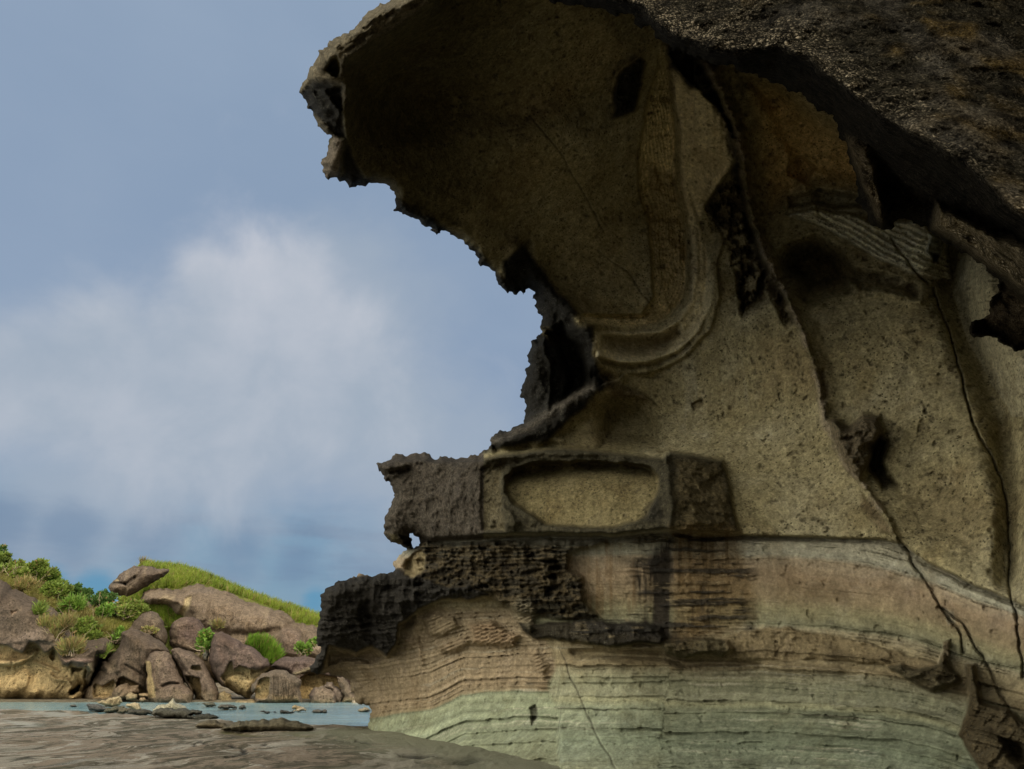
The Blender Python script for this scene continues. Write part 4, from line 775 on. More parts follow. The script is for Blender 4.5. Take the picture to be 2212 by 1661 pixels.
# cracks and channels traced on the rock (in photo pixels put on the ground)
def gpts(pts): q_ = at_z(np.array([p[0] for p in pts], float), np.array([p[1] for p in pts], float)); return q_[:, :2]
wet = np.zeros_like(Zg); dark = np.zeros_like(Zg); alga = np.zeros_like(Zg); pale = np.zeros_like(Zg)
nw = fbm(np.stack([Xg, Yg, Xg * 0], -1), 0.9, 4, 0.6, 490)
def gline(pts, w, dep, dk=0.8):
    global Zg, dark
    q_ = gpts(pts); d = pdist(Xg + 0.25 * nw, Yg + 0.5 * nw, q_)[0]; m = ss(w, w * 0.2, d); Zg = Zg - dep * m; dark = np.maximum(dark, dk * m)
gline([(420, 1600), (440, 1606), (470, 1610), (500, 1613), (522, 1624), (528, 1636), (505, 1646)], 0.10, 0.05)
gline([(442, 1606), (437, 1620)], 0.07, 0.05); gline([(500, 1612), (525, 1620)], 0.08, 0.05)
gline([(760, 1605), (790, 1609), (830, 1612)], 0.10, 0.06); gline([(580, 1611), (592, 1618)], 0.12, 0.05)
gline([(700, 1600), (740, 1606), (800, 1612)], 0.10, 0.04, 0.5)
for pl in ([(845, 1632), (870, 1627), (930, 1628), (960, 1634), (1010, 1640), (1000, 1646), (930, 1640), (880, 1644), (850, 1640)], [(960, 1640), (1010, 1634), (1060, 1640), (1080, 1650), (1020, 1652), (970, 1650)]):
    q_ = gpts(pl); m = ss(0, 0.5, psd(Xg + 0.5 * nw, Yg + 0.8 * nw, q_)); Zg -= 0.10 * m * (0.7 + 0.5 * nw); wet = np.maximum(wet, m); dark = np.maximum(dark, 0.85 * m)
for pl in ([(585, 1585), (640, 1588), (700, 1594), (670, 1598), (610, 1594)], [(430, 1576), (520, 1580), (600, 1590), (560, 1592), (470, 1584)]):
    q_ = gpts(pl); m = ss(0, 0.6, psd(Xg + 0.5 * nw, Yg + 0.8 * nw, q_)); alga = np.maximum(alga, m); Zg -= 0.05 * m
for pl in ([(160, 1600), (178, 1596), (205, 1612), (240, 1630), (245, 1640), (200, 1645), (215, 1636), (180, 1612)], [(0, 1550), (80, 1556), (110, 1570), (0, 1572)], [(60, 1535), (180, 1538), (215, 1545), (120, 1546), (50, 1540)]):
    q_ = gpts(pl); m = ss(0, 0.5, psd(Xg + 0.4 * nw, Yg + 1.2 * nw, q_)); pale = np.maximum(pale, m); Zg -= 0.02 * m
for pl in ([(40, 1546), (110, 1548), (180, 1556), (235, 1561), (170, 1560), (100, 1555)],):
    q_ = gpts(pl); m = ss(0, 0.8, psd(Xg + 0.4 * nw, Yg + 1.5 * nw, q_)); wet = np.maximum(wet, m); Zg -= 0.03 * m
cq = gpts([(770, 1586), (793, 1587), (850, 1594), (900, 1604), (1000, 1628), (1100, 1644), (1200, 1664), (1300, 1700)]); dq = pdist(Xg, Yg, cq)[0]
apr = ss(3.2, 0.0, dq + 0.8 * nw); Zg = Zg + 0.03 * ss(2.5, 0.0, dq) ** 2
V = np.stack([Xg, Yg, Zg], -1).reshape(-1, 3); a0 = np.arange(len(V)).reshape(Zg.shape)
Fg = np.stack([a0[:-1, :-1], a0[:-1, 1:], a0[1:, 1:], a0[1:, :-1]], -1).reshape(-1, 4)
M = Mat('shore_rock', 0.85)
warp = M.noise(0.16, 5, 0.6, 0.6, off=(3, 7, 1))
vm = M.N.new('ShaderNodeVectorMath'); vm.operation = 'ADD'; M.L.new(M.geo.outputs['Position'], vm.inputs[0])
cmb = M.N.new('ShaderNodeCombineXYZ'); M.L.new(M.math('MULTIPLY', M.math('SUBTRACT', warp, 0.5), 7.0), cmb.inputs[0]); M.L.new(cmb.outputs[0], vm.inputs[1])
mp = M.N.new('ShaderNodeMapping'); M.L.new(vm.outputs[0], mp.inputs[0]); mp.inputs['Scale'].default_value = (0.42, 0.11, 1); mp.inputs['Rotation'].default_value = (0, 0, R(-24))
def nf(scale, detail, rough):
    n = M.N.new('ShaderNodeTexNoise'); M.L.new(mp.outputs[0], n.inputs['Vector']); n.inputs['Scale'].default_value = scale; n.inputs['Detail'].default_value = detail; n.inputs['Roughness'].default_value = rough; return n.outputs[0]
f1 = nf(1.6, 10, 0.72); f2 = nf(4.5, 9, 0.75); f3_ = nf(0.7, 4, 0.5)
pp = M.N.new('ShaderNodeMath'); pp.operation = 'PINGPONG'; M.L.new(M.math('MULTIPLY', f1, 9.0), pp.inputs[0]); pp.inputs[1].default_value = 1.0
c_ = M.mix(M.mr(pp.outputs[0], 0.15, 0.8), (0.105, 0.095, 0.066), (0.285, 0.232, 0.175))
pq = M.N.new('ShaderNodeMath'); pq.operation = 'PINGPONG'; M.L.new(M.math('MULTIPLY', f3_, 14.0), pq.inputs[0]); pq.inputs[1].default_value = 1.0
c_ = M.mix(M.math('MULTIPLY', M.mr(pq.outputs[0], 0.6, 0.95), 0.75), c_, (0.40, 0.37, 0.30))
c_ = M.mix(M.mr(f2, 0.55, 0.62), c_, (0.46, 0.43, 0.36))
c_ = M.mix(M.math('MULTIPLY', M.mr(f3_, 0.50, 0.66), 0.55), c_, (0.22, 0.175, 0.11))
c_ = M.mix(M.math('MULTIPLY', M.mr(f2, 0.46, 0.34), 0.8), c_, (0.050, 0.050, 0.036))
c_ = M.mix(M.math('MULTIPLY', M.mr(M.noise(0.5, 5, 0.6, sc3=(1, 0.5, 1)), 0.52, 0.66), 0.5), c_, (0.10, 0.10, 0.065))
c_ = M.mix(M.math('MULTIPLY', M.attr('apron', True), 0.9), c_, (0.255, 0.262, 0.185))
c_ = M.mix(M.math('MULTIPLY', M.attr('pale', True), 0.8), c_, (0.38, 0.38, 0.33))
c_ = M.mix(M.math('MULTIPLY', M.attr('alga', True), 0.8), c_, (0.10, 0.115, 0.025))
c_ = M.mix(M.attr('dark', True), c_, (0.035, 0.036, 0.034))
gr = M.noise(40, 3, 0.7); c_ = M.scale(c_, M.mr(gr, 0.3, 0.7, 0.50, 0.84))
sh_ = M.N.new('ShaderNodeSeparateXYZ'); M.L.new(M.geo.outputs['Position'], sh_.inputs[0])
low_ = M.mr(sh_.outputs[2], -0.10, -0.34); c_ = M.mix(M.math('MULTIPLY', low_, 0.75), c_, (0.075, 0.065, 0.045))
wv = M.math('MAXIMUM', M.attr('wet', True), M.math('MULTIPLY', M.mr(nf(2.4, 5, 0.6), 0.60, 0.70), 0.7))
hb_ = M.math('ADD', M.math('MULTIPLY', f2, 3.0), M.math('ADD', M.math('MULTIPLY', pp.outputs[0], 0.5), M.math('MULTIPLY', M.noise(9, 6, 0.75), 1.2)))
m_ground = M.done(c_, M.bump(hb_, 0.55, 0.06), M.mr(wv, 0.1, 0.9, 0.88, 0.10))
g_o = link_mesh('ground', V, Fg, m_ground, None, None, True, {'wet': wet.ravel(), 'dark': dark.ravel(), 'alga': alga.ravel(), 'pale': pale.ravel(), 'apron': apr.ravel()}); tag(g_o, kind='structure')
# water: one sheet with small real ripples near by
Yw = np.concatenate([20 * (1.0105 ** np.arange(0, 125)), [78, 84, 95, 120, 200, 500, 2000, 9000]]); uw = np.concatenate([[-2.5, -1.5, -1.0], np.linspace(-0.84, 0.1, 330), [0.3, 0.8, 1.6, 2.5]])
U, Yg = np.meshgrid(uw, Yw); Xg = U * Yg; Pw = np.stack([Xg, Yg, Xg * 0], -1)
Zw = WL + (0.030 * fbm(Pw * np.array([0.5, 1, 1]), 0.8, 3, 0.5, 500) + 0.014 * fbm(Pw, 2.5, 3, 0.5, 510)) * (Yg < 76)
V = np.stack([Xg, Yg, Zw], -1).reshape(-1, 3); a0 = np.arange(len(V)).reshape(Zw.shape)
Fw = np.stack([a0[:-1, :-1], a0[:-1, 1:], a0[1:, 1:], a0[1:, :-1]], -1).reshape(-1, 4)
M = Mat('sea_water', 0.12, 0.5); M.b.inputs['IOR'].default_value = 1.33
nz = M.noise(0.35, 4, 0.6, sc3=(0.4, 1, 1)); c_ = M.mix(M.mr(nz, 0.4, 0.65), (0.13, 0.225, 0.255), (0.20, 0.31, 0.335))
fo = M.math('MULTIPLY', M.mr(M.noise(1.7, 6, 0.7, sc3=(0.6, 1, 1)), 0.66, 0.74), M.mr(M.noise(0.12, 2), 0.5, 0.62)); c_ = M.mix(M.math('MULTIPLY', fo, 0.8), c_, (0.6, 0.63, 0.63))
hb_ = M.math('ADD', M.noise(2.6, 4, 0.6, sc3=(0.7, 1, 1)), M.math('MULTIPLY', M.noise(9, 3, 0.6, sc3=(0.7, 1, 1)), 0.35))
m_water = M.done(c_, M.bump(hb_, 0.5, 0.10), M.mr(fo, 0, 1, 0.14, 0.8))
tag(link_mesh('water', V, Fw, m_water, None, None, True), kind='structure')
# ================================================================== FAR SHORE
ROCKD = (0.112, 0.086, 0.065); ROCKL = (0.27, 0.205, 0.145); PALE = (0.40, 0.30, 0.155)
m_far = rock_mat('boulder_stone', 2.6, 1.1, 1.0, 0.7)
def c1(pts): return [(x * .3662, 1134 + y * .3662) for x, y in pts]
def c2(pts): return [(x * .2600, 1161 + y * .2600) for x, y in pts]
def c3(pts): return [(378 + x * .2524, 1242 + y * .2524) for x, y in pts]
def cg(pts): return [(x * .2441, 1485 + y * .2441) for x, y in pts]
def stone(name, label, cat, poly, Y0, T, wdt=30, step=2.4, colr=ROCKD, feats=(), rough_=1.0, seed=0, group=None, kind=None, mat=None, lean=0.0, colf=None, amp=0.13, parent=None, smalls=2.2, backk=0.8):
    """closed rock solid: the outline in photo pixels at distance Y0, swelling T metres towards and away from the viewer"""
    pr = roughen(poly, amp, 4, seed + 3, True); pa = np.array(pr)
    X, Y = np.meshgrid(np.arange(pa[:, 0].min() - step, pa[:, 0].max() + 2 * step, step), np.arange(pa[:, 1].min() - step, pa[:, 1].max() + 2 * step, step))
    sd = psd(X, Y, pr); q = np.abs(sd) < step * 0.8; xs, ys = X[q], Y[q]
    g1 = psd(xs + .4, ys, pr) - psd(xs - .4, ys, pr); g2 = psd(xs, ys + .4, pr) - psd(xs, ys - .4, pr); gl = np.sqrt(g1 ** 2 + g2 ** 2) + 1e-6
    X[q] = xs - g1 / gl * sd[q]; Y[q] = ys - g2 / gl * sd[q]; sd[q] = 0; keep = sd >= 0
    t = np.clip(sd / wdt, 0, 1); dome = np.sqrt(1 - (1 - t) ** 2 * 0.9999)
    P0 = point(X, Y, np.full(X.shape, float(Y0)))
    ymx = pa[:, 1].max(); ymn = pa[:, 1].min()
    n1 = fbm(P0, 0.22, 4, 0.5, seed + 600); n2 = fbm(P0, 0.9, 4, 0.55, seed + 620); n3_ = fbm(P0, 0.5, 4, 0.5, seed + 640, True)
    col = np.empty(X.shape + (3,)); col[:] = colr; k_ = np.full(X.shape, 0.45)
    if mat is None:
        paint(col, 0.6 * ss(-0.1, 0.5, n1), tuple(v * 1.30 for v in colr)); paint(col, 0.5 * ss(0.1, 0.5, -n2), tuple(v * 0.72 for v in colr))
        vs_ = fbm(np.stack([P0[..., 0] * 1.2, P0[..., 1], P0[..., 2] * 0.12], -1), 1.0, 3, 0.5, seed + 660); paint(col, 0.35 * ss(0.1, 0.6, vs_), (0.30, 0.235, 0.16))
        lo_ = ss(0.45, 0.0, (ymx - Y) / (ymx - ymn + 1) + 0.25 * n2 + 0.2 * n1); paint(col, 0.55 * lo_, (0.26, 0.20, 0.125))
    XW = X + smalls * fbm(f3(X, Y, 1 / 12.), 1, 3, 0.5, seed + 680); YW = Y + smalls * fbm(f3(X, Y, 1 / 12.), 1, 3, 0.5, seed + 690)
    fr_ = fbm(P0 + 0.6 * n1[..., None], 0.30, 3, 0.5, seed + 655, True); rel = T * dome + 0.12 * T * n1 * dome * rough_ + 0.16 * n2 * dome * rough_ - 0.35 * dome * ss(0.30, 0.55, fr_) * min(1.0, T / 2.5) + 0.10 * n3_ * dome + lean * (ymx - Y) / (ymx - ymn + 1)* -1
    for ft in feats:
        k, pts, a, w_ = ft[:4]; c__ = ft[4] if len(ft) > 4 else None
        if k == 'c': m = ss(0, w_, psd(XW, YW, pts)); rel = rel - a * m
        elif k == 'b': m = ss(0, w_, psd(XW, YW, pts)); rel = rel + a * m
        elif k == 'l': m = np.exp(-(pdist(XW, YW, pts)[0] / w_) ** 2); rel = rel + a * m
        elif k == 'p': m = ss(0, w_, psd(XW, YW, pts)) * a
        elif k == 'lam':
            m = ss(0, 6, psd(XW, YW, pts)); ph = pdist(X, Y, w_[0])[0] + 3 * n2; rel = rel + m * a * np.sin(ph * 2 * np.pi / w_[1]); m = m * 0.45 * (np.sin(ph * 2 * np.pi / w_[1]) < -0.3)
        if c__ is not None:
            paint(col, m, c__)
            if k in 'cp': k_ = k_ * (1 - 0.8 * np.clip(m, 0, 1))
    if colf is not None: colf(X, Y, P0, col)
    F_ = point(X, Y, Y0 - rel); Bk = point(X, Y, Y0 + T * backk * dome)
    a0 = np.arange(X.size).reshape(X.shape); cell = keep[:-1, :-1] & keep[1:, :-1] & keep[:-1, 1:] & keep[1:, 1:]
    Q = np.stack([a0[:-1, :-1], a0[1:, :-1], a0[1:, 1:], a0[:-1, 1:]], -1)[cell]
    bf = X.size + a0.ravel(); bmap = np.where(sd.ravel() <= 1e-6, np.arange(X.size), bf)
    Qb = bmap[Q][:, ::-1]
    # boundary edges whose ends are not on the outline itself
    e1 = np.concatenate([Q[:, [0, 1]], Q[:, [1, 2]], Q[:, [2, 3]], Q[:, [3, 0]]]); key = np.sort(e1, 1); kk = key[:, 0] * (X.size + 1) + key[:, 1]; u, inv, cnt = np.unique(kk, return_inverse=True, return_counts=True)
    be = e1[cnt[inv] == 1]; be = be[(bmap[be[:, 0]] != be[:, 0]) | (bmap[be[:, 1]] != be[:, 1])]
    Qs = np.stack([be[:, 1], be[:, 0], bmap[be[:, 0]], bmap[be[:, 1]]], -1)
    FA = np.concatenate([Q, Qb, Qs]); AV = np.concatenate([F_.reshape(-1, 3), Bk.reshape(-1, 3)])
    AC = np.concatenate([col.reshape(-1, 3)] * 2); AK = np.concatenate([k_.ravel()] * 2)
    uq, iv = np.unique(FA, return_inverse=True)
    o = link_mesh(name, AV[uq], iv.reshape(FA.shape), mat or m_far, parent, AC[uq], True, {'crust': AK[uq]})
    b_ = point(np.array([pa[:, 0].mean()]), np.array([ymx - 4]), np.array([float(Y0)]))[0]
    if parent is None: set_base(o, b_)
    tag(o, label, cat, group, kind)
    return o
# the low rocky hill with the grass cap, far behind
def grasscol(X, Y, P, col):
    n = fbm(P, 0.35, 4, 0.6, 701); col[:] = (0.115, 0.135, 0.030); paint(col, ss(0.0, 0.5, n), (0.16, 0.155, 0.05)); paint(col, 0.6 * ss(0.25, 0.6, -n), (0.10, 0.085, 0.04))
HILL = c1([(700, 440), (810, 250), (850, 232), (950, 238), (1050, 248), (1130, 268), (1200, 292), (1300, 335), (1400, 378), (1500, 415), (1600, 452), (1750, 500), (1885, 545), (2000, 590), (2150, 660), (2150, 1060), (600, 1060), (640, 600)])
hill = stone('hill', None, None, HILL, 118, 14, 110, 3.2, (0.12, 0.12, 0.04), seed=1, kind='structure', colf=grasscol, amp=0.05, backk=1.5)
SLAB_ = c1([(812, 462), (840, 405), (880, 375), (950, 368), (1040, 378), (1100, 365), (1150, 350), (1200, 352), (1280, 378), (1400, 420), (1500, 455), (1600, 490), (1690, 522), (1740, 575), (1800, 580), (1900, 620), (1960, 700), (1960, 900), (1000, 900), (1030, 640), (1060, 560), (1000, 520), (900, 490)])
slab = stone('rock_slope', 'long smooth brown bare rock slope under the grassy crest', 'rock face', SLAB_, 100, 7.5, 50, 2.4, (0.165, 0.127, 0.092), feats=[
    ('c', c1([(1090, 420), (1140, 408), (1130, 470), (1090, 550), (1040, 560)]), 0.35, 6, (0.36, 0.29, 0.17)), ('p', c1([(960, 400), (1060, 400), (1020, 470), (960, 520), (880, 480)]), 0.5, 12, (0.31, 0.245, 0.15)),
    ('p', c1([(1090, 380), (1200, 350), (1400, 425), (1700, 530), (1720, 560), (1500, 480), (1280, 410), (1120, 410)]), 0.6, 8, (0.13, 0.105, 0.085)),
    ('l', c1([(1180, 600), (1300, 640), (1500, 650), (1640, 610)]), -0.9, 8), ('b', c1([(1640, 600), (1700, 575), (1780, 610), (1800, 700), (1780, 800), (1640, 800)]), 1.6, 16, (0.18, 0.135, 0.105)), ('l', c1([(1740, 575), (1790, 640), (1800, 740)]), -0.8, 5), ('l', c1([(1540, 640), (1640, 625), (1740, 580)]), -0.6, 5)], seed=5)
stone('summit_rock', 'beak-shaped brown rock poking out left of the grassy crest', 'rock', c1([(638, 372), (652, 345), (690, 312), (730, 270), (790, 238), (840, 236), (900, 245), (1000, 262), (990, 285), (930, 325), (870, 365), (800, 402), (750, 424), (690, 418), (655, 400)]), 100, 4, 24, 1.8,
      (0.125, 0.098, 0.078), feats=[('l', c1([(640, 352), (680, 340), (705, 342), (740, 350)]), -1.1, 2.2, (0.10, 0.085, 0.07)), ('c', c1([(672, 318), (690, 312), (706, 322), (704, 336), (672, 332)]), 0.9, 3, (0.36, 0.29, 0.17)), ('l', c1([(740, 350), (800, 310), (850, 250)]), -0.7, 3), ('l', c1([(650, 398), (700, 400), (730, 420)]), -0.8, 3)], seed=9, amp=0.07)
# rising ground behind the left cliff
lh = stone('hillside', None, None, c2([(-600, 20), (-200, 60), (0, 200), (100, 290), (220, 340), (350, 380), (450, 440), (560, 500), (680, 540), (780, 560), (860, 600), (980, 640), (1100, 660), (1200, 720), (1280, 800), (1280, 1300), (-600, 1300)]), 80, 7, 60, 3.0, (0.12, 0.10, 0.05), seed=13, kind='structure',
      colf=lambda X, Y, P, col: (grasscol(X, Y, P, col), paint(col, 0.8 * ss(0.0, 0.4, fbm(P, 0.5, 3, 0.5, 711)), (0.20, 0.145, 0.09))), amp=0.08)
# left cliff
LC = c2([(-500, 200), (-200, 290), (0, 345), (55, 370), (98, 430), (160, 445), (230, 480), (290, 498), (345, 545), (400, 560), (480, 620), (520, 700), (600, 800), (700, 860), (790, 850), (850, 830), (905, 850), (935, 890), (935, 960), (880, 1030), (838, 1020), (800, 1120), (750, 1225), (712, 1290), (700, 1345), (690, 1400), (-500, 1400)])
HOL = c2([(-500, 900), (-100, 870), (0, 882), (60, 888), (130, 930), (190, 946), (213, 905), (250, 860), (320, 880), (372, 942), (400, 940), (440, 902), (482, 930), (505, 1000), (525, 1050), (560, 1062), (600, 1040), (650, 1066), (715, 1062), (735, 1100), (722, 1170), (740, 1225), (705, 1290), (690, 1420), (-500, 1420)])
stone('shore_cliff', 'brown far-left cliff with a scalloped lip over a pale hollowed wall', 'cliff', LC, 72.5, 8.0, 40, 2.2, ROCKD, feats=[
    ('c', HOL, 2.6, 6, PALE), ('b', c2([(-300, 1090), (0, 1078), (110, 1082), (230, 1035), (300, 985), (330, 940), (300, 920), (270, 945), (230, 985), (100, 1000), (-300, 1010)]), 1.2, 8), ('p', c2([(-300, 1010), (60, 1005), (230, 990), (100, 1060), (-300, 1060)]), .5, 5, (0.42, 0.30, 0.17)),
    ('l', c2([(280, 1030), (350, 1060), (420, 1090), (480, 1110)]), 0.5, 3), ('l', c2([(400, 1130), (470, 1180), (560, 1190), (600, 1230), (570, 1290)]), 0.55, 4), ('lam', c2([(380, 1110), (600, 1150), (640, 1220), (580, 1320), (480, 1320), (420, 1200)]), 0.06, (c2([(400, 1110), (470, 1160), (580, 1180), (620, 1240)]), 2.6), (0.33, 0.25, 0.14)),
    ('c', c2([(566, 1290), (575, 1255), (620, 1240), (660, 1210), (680, 1225), (660, 1280), (610, 1310), (575, 1312)]), 2.0, 4, (0.16, 0.14, 0.07)), ('l', c2([(700, 1080), (690, 1150), (700, 1220), (660, 1310), (600, 1330)]), 1.3, 5), ('l', c2([(745, 1060), (760, 1130), (745, 1200)]), 1.0, 6, (0.30, 0.26, 0.17)),
    ('c', c2([(590, 1070), (640, 1065), (700, 1075), (690, 1110), (620, 1120), (590, 1150)]), 1.2, 5), ('c', c2([(410, 950), (450, 910), (475, 930), (470, 1010), (430, 1040), (405, 1000)]), 1.0, 6),
    ('b', c2([(480, 990), (560, 1000), (640, 990), (790, 1000), (780, 1040), (700, 1060), (600, 1040), (540, 1060)]), 0.7, 6, (0.21, 0.15, 0.12)), ('l', c2([(600, 800), (760, 880), (840, 1010)]), -0.5, 5), ('c', c2([(85, 610), (150, 600), (140, 640), (90, 650)]), 0.4, 4, (0.30, 0.22, 0.16)), ('l', c2([(100, 440), (200, 520), (300, 540)]), -0.4, 5), ('p', c2([(60, 880), (200, 880), (330, 860), (380, 900), (370, 800), (340, 720), (100, 830)]), 0.4, 10, (0.26, 0.20, 0.16))], seed=17, amp=0.07)
